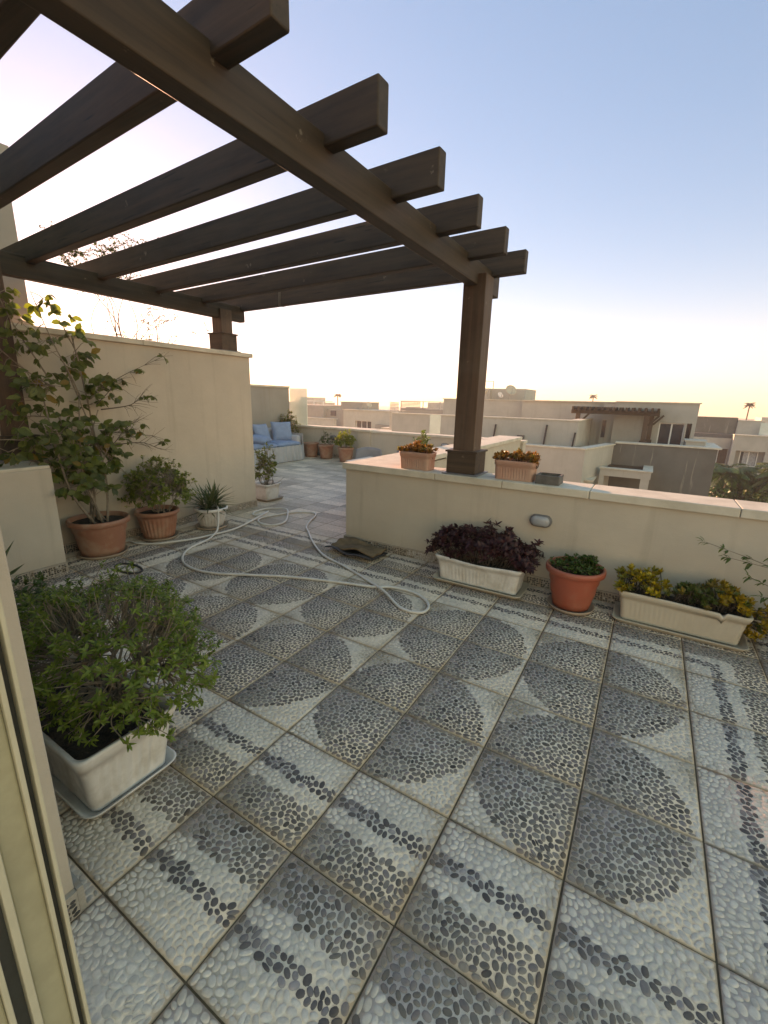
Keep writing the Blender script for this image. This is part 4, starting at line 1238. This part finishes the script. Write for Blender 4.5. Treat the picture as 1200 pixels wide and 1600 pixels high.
cushion('seat_cushion', (-6.26, 6.80, .42), (.76, .80, .15), 0, M['blue'], so, puff=.25)
scol = ('pale blue scatter cushion leaning against the sofa back', 'round-edged blue cushion lying on the sofa seat', 'darker blue cushion propped on its corner at the far sofa arm', 'pale grey-blue cushion against the near sofa arm')
for (c, s_, r_, tl, lab) in (((-6.48, 6.45, .68), (.46, .50, .16), .1, 1.25, scol[0]), ((-6.18, 6.05, .57), (.50, .60, .20), .5, .12, scol[1]), ((-6.36, 7.02, .70), (.52, .52, .18), -.5, 1.2, scol[2]), ((-6.38, 5.62, .68), (.46, .46, .17), .7, 1.2, scol[3])):
    o = cushion('cushion', c, s_, r_, M['blue'] if lab is not scol[3] else M['sheet'], None, tl)
    # own origin at the cushion's middle
    for v in o.data.vertices:
        v.co -= Vector(c)
    o.location = c
    tag(o, lab, 'cushion', 'loose cushions on the sofa')

def small_pot_plant(x, y, r, h, label, kind, mat=M['terra']):
    t = thing('potted_plant', label, 'plant', (x, y, 0))
    round_pot(t, x, y, r, r * .72, h, mat, 0, None)
    if kind == 1:
        bush(t, (x, y), (.26, .26), .80, h - .05, 46, 6, .06, .02, (.05, .09, .03), (.09, .14, .05), x, .4, 1.5, .003, .4, .006, 6)
    elif kind == 2:
        bush(t, (x - .05, y), (.36, .30), .84, h - .05, 110, 8, .07, .035, (.14, .20, .03), (.28, .30, .05), x, .4, 1.4, .003, .3, .006, 7)
    return t
small_pot_plant(-6.15, 7.90, .22, .38, 'empty plain brown pot beside the sofa at the rear wall', 0)
small_pot_plant(-5.62, 7.88, .21, .36, 'brown pot with a sparse thin-leaved plant at the rear wall', 1)
small_pot_plant(-4.86, 7.72, .21, .36, 'brown pot with a yellow-green leafy bush at the rear wall', 2)
g13 = thing('potted_shrub', 'straggly olive shrub rising behind the sofa in front of the frosted glass', 'plant', (-6.95, 7.75, 0))
round_pot(g13, -6.92, 7.80, .20, .15, .34, M['terra'], 0, None)
bush(g13, (-6.85, 7.78), (.50, .30), 1.28, .32, 150, 7, .07, .03, (.12, .13, .04), (.25, .22, .08), 4.4, .4, 1.4, .004, .4, .008, 8)
g14 = thing('potted_shrub', 'dark green shrub seen past the wall end beyond the near sofa arm', 'plant', (-6.85, 5.15, 0))
round_pot(g14, -6.72, 5.12, .18, .14, .34, M['terra'], 0, None)
bush(g14, (-6.72, 5.12), (.26, .26), 1.15, .32, 90, 7, .06, .03, (.05, .10, .03), (.09, .15, .04), 6.4, .4, 1.4, .004, .4, .008, 7)

# ------------------------------------------------------------------ chairs and table on the rear terrace
def make_chair(label):
    t = thing('plastic_chair', label, 'chair', (0, 0, 0), 'grey plastic chairs at the rear terrace table')
    boxes('seat', M['chair'], t, ((-.23, -.22, .42), (.23, .24, .445)), bev=.01)
    V, F = [], []
    nx, nz = 12, 8
    for s_ in (0, .018):
        for i in range(nx):
            for j in range(nz):
                u = 2 * i / (nx - 1) - 1; v_ = j / (nz - 1)
                V.append((u * .23 * (1 - .12 * v_ ** 3), .235 + .10 * v_ - .05 * u * u + s_, .44 + .36 * v_ - .03 * u * u * v_))
    k = nx * nz
    for i in range(nx - 1):
        for j in range(nz - 1):
            q = i * nz + j; F += [(q, q + nz, q + nz + 1, q + 1), (k + q, k + q + 1, k + q + nz + 1, k + q + nz)]
    e = [i * nz for i in range(nx)] + [(nx - 1) * nz + j for j in range(1, nz)] + [i * nz + nz - 1 for i in range(nx - 2, -1, -1)] + [j for j in range(nz - 2, 0, -1)]
    for a, b in zip(e, e[1:] + e[:1]):
        F.append((b, a, k + a, k + b))
    mesh_obj('backrest', V, F, M['chair'], t, True)
    for sx in (-1, 1):
        for sy in (-1, 1):
            m = MB(); m.bar((sx * .19, sy * .18 + .01, .42), (sx * .22, sy * .21 + .01, 0), .035); m.build('leg', M['chair'], t)
    return t
ch = make_chair('grey plastic chair at the near end of the low table, seen over the wall corner')
def copy_tree(o, parent=None):
    c = o.copy(); COL.objects.link(c); c.parent = parent
    for q in list(o.children):
        copy_tree(q, c)
    return c
ch2 = copy_tree(ch); ch2['label'] = 'grey plastic chair at the far table side, half hidden by bright orange succulents'
ch.location = (-2.02, 4.42, 0); ch.rotation_euler = (0, 0, .55)
ch2.location = (-1.70, 4.95, 0); ch2.rotation_euler = (0, 0, .1)
tb = thing('table', 'low table with a pale top and slatted wooden edge behind the parapet corner', 'table', (-1.55, 3.95, 0))
boxes('table_top', M['tabletop'], tb, ((-1.88, 3.62, .695), (-1.18, 4.25, .72)), bev=.004)
m = MB()
for i in range(17):
    x = -1.865 + i * .042; m.box((x, 3.632, .625), (x + .026, 3.65, .694))
m.box((-1.875, 3.65, .625), (-1.185, 3.67, .693)); m.build('slatted_apron', M['wood_z'], tb)
for x in (-1.82, -1.24):
    for y in (3.72, 4.18):
        boxes('leg', M['wood_z'], tb, ((x - .025, y - .025, 0), (x + .025, y + .025, .694)))

# ------------------------------------------------------------------ glass screens
t = thing('glass_screen', 'tall pale frosted glass screen standing on the rear parapet behind the sofa', 'glass screen', (-6.97, 8.36, .80))
boxes('pane', M['glass'], t, ((-7.30, 8.352, .80), (-6.66, 8.366, 1.80)), bev=.002)
t = thing('glass_screen', 'pale green glass screen on a neighbouring roof left of the big timber post', 'glass screen', (-5.3, 14, -.5))
boxes('pane', M['glass'], t, ((-5.52, 14.0, -.6), (-5.08, 14.015, 1.05)))

# ------------------------------------------------------------------ neighbouring house
def window(parent, x0, x1, y, z0, z1, panes=2, depth=.28, frame=.06, lab=None, curtain=None, openings=None):
    """window standing in a real opening whose mouth is at y (facade faces -y)"""
    fr = MB()
    yy = y + depth
    for a, b in (((x0, yy, z0), (x0 + frame, yy + .06, z1)), ((x1 - frame, yy, z0), (x1, yy + .06, z1)), ((x0 + frame, yy, z1 - frame), (x1 - frame, yy + .06, z1)), ((x0 + frame, yy, z0), (x1 - frame, yy + .06, z0 + frame))):
        fr.box(a, b)
    for k in range(1, panes):
        x = x0 + (x1 - x0) * k / panes; fr.box((x - frame * .6, yy + .002, z0 + frame), (x + frame * .6, yy + .058, z1 - frame))
    w_ = fr.build('window', M['alu_white'], parent)
    boxes('pane', M['pane'], w_, ((x0 + frame, yy + .025, z0 + frame), (x1 - frame, yy + .04, z1 - frame)))
    if curtain:
        c = MB(); n = 14
        a, b = curtain
        for i in range(n):
            xa = a + (b - a) * i / n; c.box((xa, yy + .012 - .006 * (i % 2), z0 + frame + .01), (xa + (b - a) / n * .8, yy + .024, z1 - frame - .01))
        c.build('curtain', M['curtain'], w_)
    return w_

def wall_with_holes(name, mat, parent, x0, x1, y0, y1, z0, z1, holes):
    """facade slab (facing -y) pierced by rectangular openings"""
    xs = sorted({x0, x1, *[h[0] for h in holes], *[h[1] for h in holes]}); zs = sorted({z0, z1, *[h[2] for h in holes], *[h[3] for h in holes]})
    m = MB()
    inside = lambda x, z: any(h[0] < x < h[1] and h[2] < z < h[3] for h in holes)
    for xa, xb in zip(xs, xs[1:]):
        run = None
        for za, zb in list(zip(zs, zs[1:])) + [(None, None)]:
            solid = za is not None and not inside((xa + xb) / 2, (za + zb) / 2)
            if solid and run is None: run = [za, zb]
            elif solid: run[1] = zb
            elif run:
                m.box((xa, y0, run[0]), (xb, y1, run[1])); run = None
    bmesh.ops.remove_doubles(m.bm, verts=m.bm.verts, dist=1e-5)
    # drop the doubled inner faces where slabs butt together
    seen = {}
    for f in list(m.bm.faces):
        k = tuple(sorted(v.index for v in f.verts))
        seen.setdefault(tuple(sorted(tuple(round(c, 4) for c in v.co) for v in f.verts)), []).append(f)
    dead = [f for fs in seen.values() if len(fs) > 1 for f in fs]
    bmesh.ops.delete(m.bm, geom=dead, context='FACES')
    return m.build(name, mat, parent)

nh = thing('house', 'beige flat-roofed neighbouring house with streaked grey terrace wall beyond the parapet', 'house', (0, 20, -9))
m = MB(); m.prism([(-6.5, 16.0), (-.24, 16.0), (.46, 19.196), (.18, 19.196), (-.46, 16.28), (-6.5, 16.28)], -9, -.035)
m.build('terrace_wall', M['stucco_far'], nh)
m = MB(); m.prism([(-6.5, 15.96), (-.21, 15.96), (.52, 19.15), (.14, 19.15), (-.49, 16.32), (-6.5, 16.32)], -.035, .02)
m.build('coping', M['cap'], nh)

def stained_grey():
    """dark render with pale lime runs under the coping"""
    m, nt, b = new_mat('lime_streaked_render')
    v = mapping(nt)
    f = noise_tex(nt, v, 1.2, 6, .6)
    c = ramp(nt, f, [(.3, (.125, .118, .105)), (.7, (.17, .16, .142))])
    vs = mapping(nt, (2.2, 1, .16))
    s = noise_tex(nt, vs, 2.3, 5, .6)
    sep = N(nt, 'ShaderNodeSeparateXYZ'); tc = N(nt, 'ShaderNodeTexCoord'); L(nt, tc.outputs['Object'], sep.inputs[0])
    c = mix(nt, ramp(nt, s, [(.60, (0, 0, 0)), (.68, (.75,) * 3)]), c, (.38, .35, .29))
    L(nt, c, b.inputs['Base Color']); b.inputs['Roughness'].default_value = .9
    bump(nt, b, noise_tex(nt, v, 40, 4), .3, .01)
    return m
M['lime'] = stained_grey()
boxes('terrace_wall', M['lime'], nh, ((.46, 19.2, -9), (3.93, 19.5, .04)))
boxes('coping', M['cap'], nh, ((.50, 19.14, .04), (4.05, 19.62, .10)))
boxes('terrace_wall', M['stucco_far'], nh, ((3.63, 19.5, -9), (3.93, 22.0, .04)))
boxes('coping', M['cap'], nh, ((3.58, 19.62, .04), (4.05, 22.0, .098)))
m = MB()
m.box((2.95, 20.1, -.2), (3.6, 21.0, .22)); m.box((2.9, 20.05, .22), (3.65, 21.05, .28)); m.build('roof_vent', M['stucco_pale'], nh)
# porch in the recess
pm = MB()
pm.box((.23, 17.3, -1.07), (1.93, 17.6, -.80)); pm.box((1.66, 17.602, -1.07), (1.93, 19.196, -.80)); pm.box((1.62, 17.32, -9), (1.90, 17.58, -1.072)); pm.box((.23, 17.32, -9), (.40, 17.58, -1.072))
po = pm.build('porch', M['stucco_far'], nh)
boxes('coping', M['cap'], po, ((.20, 17.26, -.80), (1.97, 17.62, -.765)), ((1.64, 17.622, -.80), (1.97, 19.19, -.765)))
m = MB()
for i in range(16):
    m.box((.40, 17.66 + i * .095, -.87), (1.65, 17.72 + i * .095, -.83))
m.build('slats', M['wood_x'], po)
boxes('porch_floor', M['gravel'], nh, ((-.2, 17.0, -9), (3.6, 19.19, -3.6)))
# main volume
wall_with_holes('wall', M['stucco_far'], nh, .12, 3.30, 22.0, 22.4, -9, 1.69, [(1.95, 2.92, -1.1, .86), (2.98, 3.16, -1.1, .86)])
boxes('wall', M['stucco_far'], nh, ((.12, 22.9, -9), (3.30, 28, 1.68)), ((3.02, 22.4, -9), (3.30, 22.9, 1.688)))
boxes('wall', M['stucco_far'], nh, ((-4.3, 22.6, -9), (.116, 28, 1.66)), ((-.42, 22.3, -9), (.114, 22.598, 1.62)))
boxes('roof_coping', M['cap'], nh, ((.10, 21.95, 1.69), (3.36, 28, 1.74)), ((-4.3, 22.5, 1.662), (.096, 28, 1.712)))
boxes('terrace_deck', M['cap'], nh, ((-6.5, 16.3, -1.2), (.14, 22.59, -1.15)), ((.2, 19.52, -1.2), (3.62, 21.99, -1.15)))
wd = window(nh, 1.95, 2.92, 22.0, -1.1, .86, 2, .10, .05)
boxes('slot_window', M['pane'], nh, ((-.36, 22.27, .05), (-.20, 22.298, .85)))
boxes('side_window', M['pane'], nh, ((2.98, 22.35, -1.1), (3.16, 22.38, .86)))
# lower wing with its long parapet, stair block, satellite dishes
boxes('wing_wall', M['stucco_far'], nh, ((-9.5, 18.0, -9), (-.86, 18.3, .89)), ((-1.16, 18.3, -9), (-.86, 22.59, .885)))
boxes('coping', M['cap'], nh, ((-9.5, 17.96, .89), (-.82, 18.34, .935)), ((-1.2, 18.342, .885), (-.82, 22.4, .93)))
for px_, z0_, z1_ in ((-4.25, -.1, .62), (-2.1, -.3, .70), (-.98, -.3, .45)):
    m = MB(); m.bar((px_, 17.93, z0_), (px_ + .07, 17.93, z1_), .06); m.build('drain_pipe', M['rubber'], nh)
m = MB(); m.box((-3.2, 17.86, .05), (-2.92, 17.998, .22), .01); m.bar((-3.15, 17.9, .05), (-3.15, 17.9, -.25), .03); m.bar((-2.98, 17.9, .05), (-2.98, 17.9, -.25), .03); m.build('junction_box', M['gravel'], nh)
boxes('stair_block', M['stucco_far'], nh, ((-8.95, 23.0, -9), (-4.305, 27, 1.66)), ((-6.9, 24.0, 1.66), (-4.55, 26.5, 2.30)), ((-6.9, 23.9, 1.662), (-6.5, 23.998, 2.305)))
boxes('roof_coping', M['cap'], nh, ((-9.0, 22.95, 1.662), (-4.31, 23.9, 1.705)))

def sat_dish(x, y, z, r, label, az, mat=M['dish']):
    t = thing('satellite_dish', label, 'satellite dish', (x, y, z), 'satellite dishes on the roofs')
    ax = Vector((math.cos(az) * .85, math.sin(az) * .85, .52)).normalized(); s = ax.cross(Vector((0, 0, 1))).normalized(); u = s.cross(ax)
    c = Vector((x, y, z + r + .25)); loops = []
    for o_, rev in ((0, 0), (-.015, 1)):
        for k in ((.02, .25, .5, .75, 1.0) if not rev else (1.0, .6, .02)):
            loops.append(np.array([tuple(c + (s * math.cos(a) + u * math.sin(a)) * r * k + ax * (.22 * r * k * k + o_)) for a in np.linspace(0, 2 * PI, 24, endpoint=False)]))
    V, F = loft(loops, True, True, True)
    mesh_obj('reflector', V, F, mat, t, True)
    m = MB(); m.bar(c - ax * .02, (x - ax.x * .12, y - ax.y * .12, z + .15), .04); m.bar((x - ax.x * .12, y - ax.y * .12, z), (x - ax.x * .12, y - ax.y * .12, z + r + .2), .05); m.bar(c - u * r, c + ax * r * 1.1, .022); m.build('mount', M['steel'], t)
sat_dish(-5.2, 23.4, 1.64, .30, 'beige satellite dish on the neighbouring roof, largest in its row', -.9)
sat_dish(-5.75, 23.4, 1.52, .17, 'small white satellite dish between two others on the neighbouring roof', -.6, M['alu_white'])
sat_dish(-6.55, 23.4, 1.55, .26, 'beige satellite dish edge-on at the stair block corner', -2.9)
m = MB(); m.bar((-6.25, 23.6, 1.6), (-6.25, 23.6, 2.70), .035); m.bar((-6.25, 23.6, 2.68), (-6.95, 23.6, 2.70), .025)
for k in range(5): m.bar((-6.35 - k * .13, 23.5, 2.69), (-6.35 - k * .13, 23.7, 2.69), .012)
tag(m.build('roof_antenna', M['steel']), 'thin aerial on a mast beside the neighbouring stair block', 'antenna')

# brown pergola on the neighbour's terrace
np_ = thing('pergola', 'brown timber pergola on the roof terrace of the neighbouring house', 'pergola', (0, 21, -1.15))
for y in (20.5, 21.75):
    boxes('beam', M['wood_x'], np_, ((-1.55, y, 1.16), (1.90, y + .14, 1.34)), bev=.01)
for i in range(15):
    x = -1.5 + i * .235
    boxes('rafter', M['wood_y'], np_, ((x, 20.25, 1.30), (x + .09, 21.98, 1.47)), bev=.008)
for x, y in ((1.44, 20.5), (1.62, 21.72), (-1.25, 20.5)):
    pz = boxes('post', M['wood_z'], np_, ((x - .09, y - .02, -1.15), (x + .09, y + .16, 1.158)), bev=.01)
    boxes('post_base', M['wood_x'], pz, ((x - .14, y - .07, -1.149), (x + .14, y + .21, .10)), bev=.01)
    m = MB(); m.bar((x + .085, y + .07, .75), (x + .45, y + .07, 1.17), .08); m.build('brace', M['wood_x'], pz)

# ------------------------------------------------------------------ house farther right with two deep windows
rh = thing('house', 'beige house at far right with deep-set curtained windows above the palms', 'house', (8, 46, -9))
wall_with_holes('wall', M['stucco_far'], rh, 7.62, 13.5, 45.0, 45.6, -9, -.62, [(7.95, 9.85, -3.2, -1.85), (8.6, 13.0, -9, -4.3)])
wall_with_holes('wall', M['stucco_far'], rh, 4.6, 7.616, 46.0, 46.6, -9, -.95, [(6.3, 7.55, -3.15, -1.85), (5.0, 7.4, -9, -4.4)])
boxes('roof_coping', M['cap'], rh, ((7.6, 44.94, -.62), (13.5, 45.7, -.545)))
boxes('upper_wall', M['lime'], rh, ((4.6, 47.5, -9), (7.95, 48.0, .73)))
boxes('upper_wall', M['stucco_far'], rh, ((7.954, 47.3, -9), (9.75, 48.0, .52)))
boxes('roof_coping', M['cap'], rh, ((4.5, 47.4, .73), (7.9, 48.1, .78)), ((7.954, 47.25, .52), (9.8, 48.1, .57)))
boxes('roof_slab', M['gravel'], rh, ((4.4, 46.1, -.95), (7.61, 47.4, -.62)))
boxes('wall', M['stucco_far'], rh, ((7.62, 46.2, -9), (13.5, 54, -.63)), ((4.6, 47.0, -9), (7.61, 47.49, -.96)))
window(rh, 8.30, 9.50, 45.0, -3.15, -1.87, 2, .52, .07, curtain=(8.55, 9.4))
boxes('reveal_panel', M['stucco_grey'], rh, ((7.96, 45.5, -3.19), (8.296, 45.62, -1.86)))
boxes('reveal_panel', M['stucco_grey'], rh, ((9.504, 45.5, -3.19), (9.84, 45.62, -1.86)))
window(rh, 6.35, 6.95, 46.0, -3.1, -1.87, 1, .45, .06, curtain=(6.5, 6.85))
boxes('reveal_panel', M['wood_z'], rh, ((6.954, 46.42, -3.14), (7.54, 46.6, -1.86)))
t = thing('glass_screen', 'bluish glass screen on the roof of the far right house at the picture edge', 'glass screen', (9.9, 47.4, .0))
boxes('pane', M['glass'], t, ((9.4, 46.6, -.55), (10.6, 46.62, .42)))

# ------------------------------------------------------------------ far houses over the rear parapet
h1 = thing('house', 'pale grey far houses block with open roof frames beyond the frosted glass', 'house', (-33, 40, -9))
boxes('wall', M['stucco_grey'], h1, ((-36.5, 40, -9), (-31.6, 46, .68)), ((-31.596, 40.6, -9), (-29.4, 46, .27)))
boxes('wall', M['stucco_pale'], h1, ((-34.8, 37.5, -9), (-28.2, 38.0, -.70)))
boxes('roof_coping', M['cap'], h1, ((-34.9, 37.4, -.70), (-28.1, 38.1, -.62)))
boxes('window', M['pane'], h1, ((-31.0, 40.55, -.45), (-30.2, 40.596, .12)), ((-35.2, 39.95, -.6), (-34.4, 39.996, .5)))
m = MB()
for x in (-36, -34.6, -33.2, -31.8): m.bar((x, 40.2, .68), (x, 40.2, 1.15), .08)
m.bar((-36.1, 40.2, 1.15), (-31.7, 40.2, 1.15), .08); m.bar((-36.1, 41.8, 1.15), (-31.7, 41.8, 1.15), .08)
for x in (-36, -34.6, -33.2, -31.8): m.bar((x, 40.2, 1.151), (x, 41.8, 1.151), .06)
m.build('roof_frame', M['alu_white'], h1)

h2 = thing('house', 'grey far house with a dark square tower and a wide white-framed window', 'house', (-21, 34, -9))
boxes('tower', M['stucco_grey'], h2, ((-24.6, 34, -9), (-22.1, 37, 1.20)))
wall_with_holes('wall', M['stucco_pale'], h2, -23.2, -18.0, 32.6, 33.0, -9, .52, [(-21.9, -20.15, -1.15, -.40)])
boxes('wall', M['stucco_pale'], h2, ((-23.2, 33.4, -9), (-18.0, 36, .51)), ((-23.7, 33.2, -9), (-23.204, 33.9, .45)))
boxes('side_wall', M['stucco_grey'], h2, ((-19.4, 32.1, -9), (-17.9, 32.596, -.62)))
boxes('roof_coping', M['cap'], h2, ((-23.3, 32.5, .52), (-17.9, 36, .58)), ((-24.65, 33.95, 1.20), (-22.05, 37, 1.26)))
window(h2, -21.9, -20.15, 32.6, -1.15, -.40, 3, .2, .05)
sat_dish(-21.0, 33.5, .50, .28, 'satellite dish on the grey far house roof', -.4)

h3 = thing('louvre_screen', 'tall pale louvred screen in a steel frame on a far roof', 'screen', (-12, 26, -2))
m = MB()
for i in range(30):
    z = -1.6 + i * .10
    m.box((-14.25, 25.97, z), (-13.62, 26.0, z + .072))
    m.box((-14.29, 25.9, z), (-14.255, 26.6, z + .072))
m.build('slats', M['louvre'], h3)
m = MB()
for i in range(31):
    z = -1.6 + i * .085; m.box((-13.52, 26.10, z), (-10.2 if z < .95 else -11.6 + .0 * i, 26.12, z + .066))
for i in range(5):
    z = 1.06 + i * .085; m.box((-13.5, 26.102, z), (-12.0, 26.118, z + .05))
m.build('slats', M['stucco_grey'], h3)
m = MB()
for x in (-13.56, -11.85, -10.6, -9.75): m.bar((x, 26.2, -2), (x, 26.2, 1.50), .05)
for z in (1.48, .95, .55): m.bar((-13.56, 26.2, z), (-9.75, 26.2, z), .04)
m.build('frame', M['steel'], h3)
h4 = thing('house', 'low grey far house behind the louvred screen beside the big timber post', 'house', (-10, 28, -9))
boxes('wall', M['stucco_pale'], h4, ((-15.5, 27, -9), (-9.0, 30, -.55)), ((-9.6, 24.6, -9), (-7.2, 26, .55)))
boxes('roof_coping', M['cap'], h4, ((-15.6, 26.9, -.55), (-9.0, 30, -.48)), ((-9.65, 24.5, .55), (-7.15, 26.05, .60)))
h5 = thing('house', 'flat tan roof edge just beyond the rear parapet', 'house', (-9, 16, -9))
boxes('wall', M['stucco_far'], h5, ((-16, 17, -9), (-9.6, 22, -.30)))
boxes('roof_coping', M['cap'], h5, ((-16.1, 16.9, -.30), (-9.55, 22, -.22)))

# more of the same district along the horizon
far_sites = [((-62, 70), (9, 6), .6), ((-48, 66), (8, 6), .0), ((-33, 72), (10, 7), .2), ((-18, 76), (10, 7), .3), ((19, 70), (8, 6), .0), ((13, 64), (7, 6), -.4)]
for k, ((x, y), (wx, wy), z) in enumerate(far_sites):
    t = thing('house', 'hazy flat-roofed house far off on the horizon', 'house', (x, y, -9), 'distant houses on the horizon')
    boxes('wall', M['stucco_pale' if k % 2 else 'stucco_far'], t, ((x - wx / 2, y, -9), (x + wx / 2, y + wy, z)), ((x - wx * .1, y + 1.0, z), (x + wx * .3, y + wy - 1, z + 1.0)))
    boxes('window', M['pane'], t, ((x - wx * .3, y - .03, z - 2.2), (x - wx * .1, y - .002, z - 1.0)))

# ------------------------------------------------------------------ palms and trees
def palm(x, y, z0, h, r, nf, label, group=None, dens=26, ca=(.018, .075, .014), cb=(.045, .13, .028), leafw=.035, trunk=.16, up=.9):
    t = thing('palm_tree', label, 'palm', (x, y, z0), group)
    top = Vector((x + .02 * h, y, z0 + h))
    tubes('trunk', [(spline([(x, y, z0), (x + .015 * h, y, z0 + h * .5), top], 4), trunk, trunk * .75)], M['bark_dk'], t, 8)
    P_, D_, U_, L_ = [], [], [], []; rach = []
    for k in range(nf):
        a = k * 2.39996 + random.uniform(-.2, .2); el = up * (1 - 1.5 * k / nf) + random.uniform(-.12, .12)
        hor = Vector((math.cos(a), math.sin(a), 0)); pts = []
        for q in range(9):
            s_ = q / 8; pts.append(top + hor * (r * s_ * math.cos(el * (1 - s_ * .5))) + Vector((0, 0, r * (math.sin(el) * s_ - .55 * s_ * s_))))
        rach.append((pts, .018, .005))
        side = hor.cross(Vector((0, 0, 1)))
        for q in range(dens):
            s_ = .12 + .88 * q / dens; i = min(int(s_ * 8), 7); p = pts[i].lerp(pts[i + 1], s_ * 8 - i); d = (pts[i + 1] - pts[i]).normalized()
            for sg in (-1, 1):
                dd = d * .55 + side * sg * .8 + Vector((0, 0, -.25 + random.uniform(-.15, .15)))
                P_.append(tuple(p)); D_.append(tuple(dd)); U_.append((0, 0, 1)); L_.append(r * .34 * math.sin(PI * (.18 + .75 * s_)))
    cr = tubes('frond_stalk', rach, M['stalk'], t, 4)
    leaves('crown', P_, D_, np.array(U_, float), np.array(L_), leafw, shades(len(P_), ca, cb), M['leaf_dense'], t, droop=.35)
    return t
gp = 'palms and shrubs below the far right house'
palm(6.65, 37.0, -9, 6.3, 1.9, 28, 'palm with ragged fronds against the streaked wall corner, leftmost by the far right house', gp, leafw=.09)
palm(8.6, 38.5, -9, 5.7, 1.9, 24, 'palm half hidden among dark shrubs under the curtained window', gp, leafw=.09)
palm(9.3, 36.0, -9, 6.7, 1.7, 22, 'brighter palm at the right picture edge below the curtained window', gp, ca=(.05, .09, .018), cb=(.10, .14, .03), leafw=.09)
palm(-9.8, 100.0, -9, 12.3, .85, 18, 'lone palm silhouette above the roof of the neighbouring house', None, 12, (.03, .04, .03), (.06, .07, .05), .10, .13, .9)
palm(15.6, 100.0, -9, 11.3, .9, 18, 'lone palm silhouette above the far right house roof', None, 12, (.03, .04, .03), (.06, .07, .05), .10, .13, .9)
palm(-58.5, 78.0, -9, 11.3, .9, 14, 'thin palm far away beyond the pale grey houses', None, 10, (.03, .035, .03), (.05, .06, .045), .16, .16, .7)

def round_tree(x, y, z0, h, r, label, group, n=420, ca=(.02, .075, .014), cb=(.055, .13, .028)):
    t = thing('tree', label, 'tree', (x, y, z0), group)
    c = Vector((x, y, z0 + h - r * .8)); lst = []; tp = []
    tubes_ = [([(x, y, z0), (x + .1, y, z0 + h * .3), c - Vector((0, 0, r * .5))], .14, .09)]
    for k in range(16):
        v = Vector(rvec(1)[0]); v.z = abs(v.z) * .8 - .1; e = c + v * r * .8; tubes_.append((stem_curve(c - Vector((0, 0, r * .5)), e, .06), .05, .015))
    tubes('trunk', tubes_, M['bark_dk'], t, 5)
    while len(tp) < n:
        v = RNG.normal(size=3); v /= np.linalg.norm(v); v *= RNG.uniform(.3, 1) ** .4; lump = .72 + .5 * mnoise.noise(Vector((v[0] * 2 + x, v[1] * 2, v[2] * 2)))
        if v[2] > -.55: tp.append((c.x + v[0] * r * lump, c.y + v[1] * r * lump, c.z + v[2] * r * .85 * lump))
    tp = np.array(tp); dr = (tp - np.array(c)) / r + RNG.normal(size=tp.shape) * .35 + np.array([0, 0, .3]); dr /= np.linalg.norm(dr, axis=1)[:, None]
    P, D, U = rosettes(tp, dr, 7, 1.4); k = len(P)
    leaves('crown', P, D, U, .24 * RNG.uniform(.6, 1.2, k), .13, shades(k, ca, cb, .35), M['leaf_dense'], t, droop=.3)
    return t
round_tree(7.5, 38.0, -9, 5.9, 1.6, 'dark bushy tree between the palms under the far right house', gp)
round_tree(8.5, 35.2, -9, 5.5, 1.4, 'bushy bright green tree in front of the palms at the right edge', gp, ca=(.05, .10, .02), cb=(.13, .17, .03))
round_tree(6.55, 36.0, -9, 5.5, 1.25, 'dark leafy tree around the trunk of the leftmost palm by the streaked wall', gp)
round_tree(11.0, 40.0, -9, 6.6, 1.6, 'tall yellow-green tree just outside the right edge', gp, ca=(.09, .12, .02), cb=(.2, .2, .05))

# thin-leaved tree behind the tall wall
bt = thing('tree', 'fine-leaved tree with bare hanging twigs rising behind the tall cream wall', 'tree', (-4.3, 2.2, 0))
tw = [(spline([(-4.3, 2.25, 0), (-4.33, 2.2, 1.2), (-4.25, 2.15, 2.2)], 5), .022, .014)]; P_, D_, U_ = [], [], []
ends = [(-4.25, 1.45, 3.05), (-4.2, 1.8, 3.3), (-4.3, 2.1, 3.42), (-4.2, 2.4, 3.38), (-4.1, 2.0, 3.15), (-4.3, 1.7, 3.12), (-4.35, 1.55, 3.2), (-4.1, 2.2, 3.25)]
hang = [(-4.15, 2.35, 2.25), (-4.15, 2.75, 2.55), (-4.2, 3.05, 2.75), (-4.2, 1.95, 2.3), (-4.1, 2.6, 2.2), (-4.2, 3.3, 2.5), (-4.15, 2.15, 2.2)]
for e in ends + hang:
    up_ = e in ends
    p = stem_curve((-4.25 + random.uniform(-.1, .1), 2.15 + random.uniform(-.3, .3), 2.0), e, .07, .06 if up_ else .12, 6); tw.append((p, .007 if up_ else .004, .002))
    for q in range(7 if up_ else 4, len(p)):
        for _ in range(11 if up_ else 3):
            b = Vector(p[q]) + Vector((random.uniform(-.22, .22), random.uniform(-.24, .24), random.uniform(-.12, .16))) * (1 if up_ else .75)
            mid = Vector(p[q]).lerp(b, .5) + Vector((0, 0, random.uniform(-.02, .04))); tw.append(([p[q], mid, b], .003, .0012))
            for s_ in range(12 if up_ else 5):
                f = random.random(); a = Vector(p[q]).lerp(mid, f * 2) if f < .5 else mid.lerp(b, f * 2 - 1); r = rvec(1)[0]
                P_.append(tuple(a)); D_.append(tuple(r)); U_.append(tuple(rvec(1)[0]))
tubes('trunk', tw, M['bark_dk'], bt, 4)
n = len(P_)
leaves('crown', P_, D_, np.array(U_), .022 * RNG.uniform(.6, 1.3, n), .013, shades(n, (.045, .07, .022), (.09, .11, .035)), M['leaf'], bt, droop=.2)
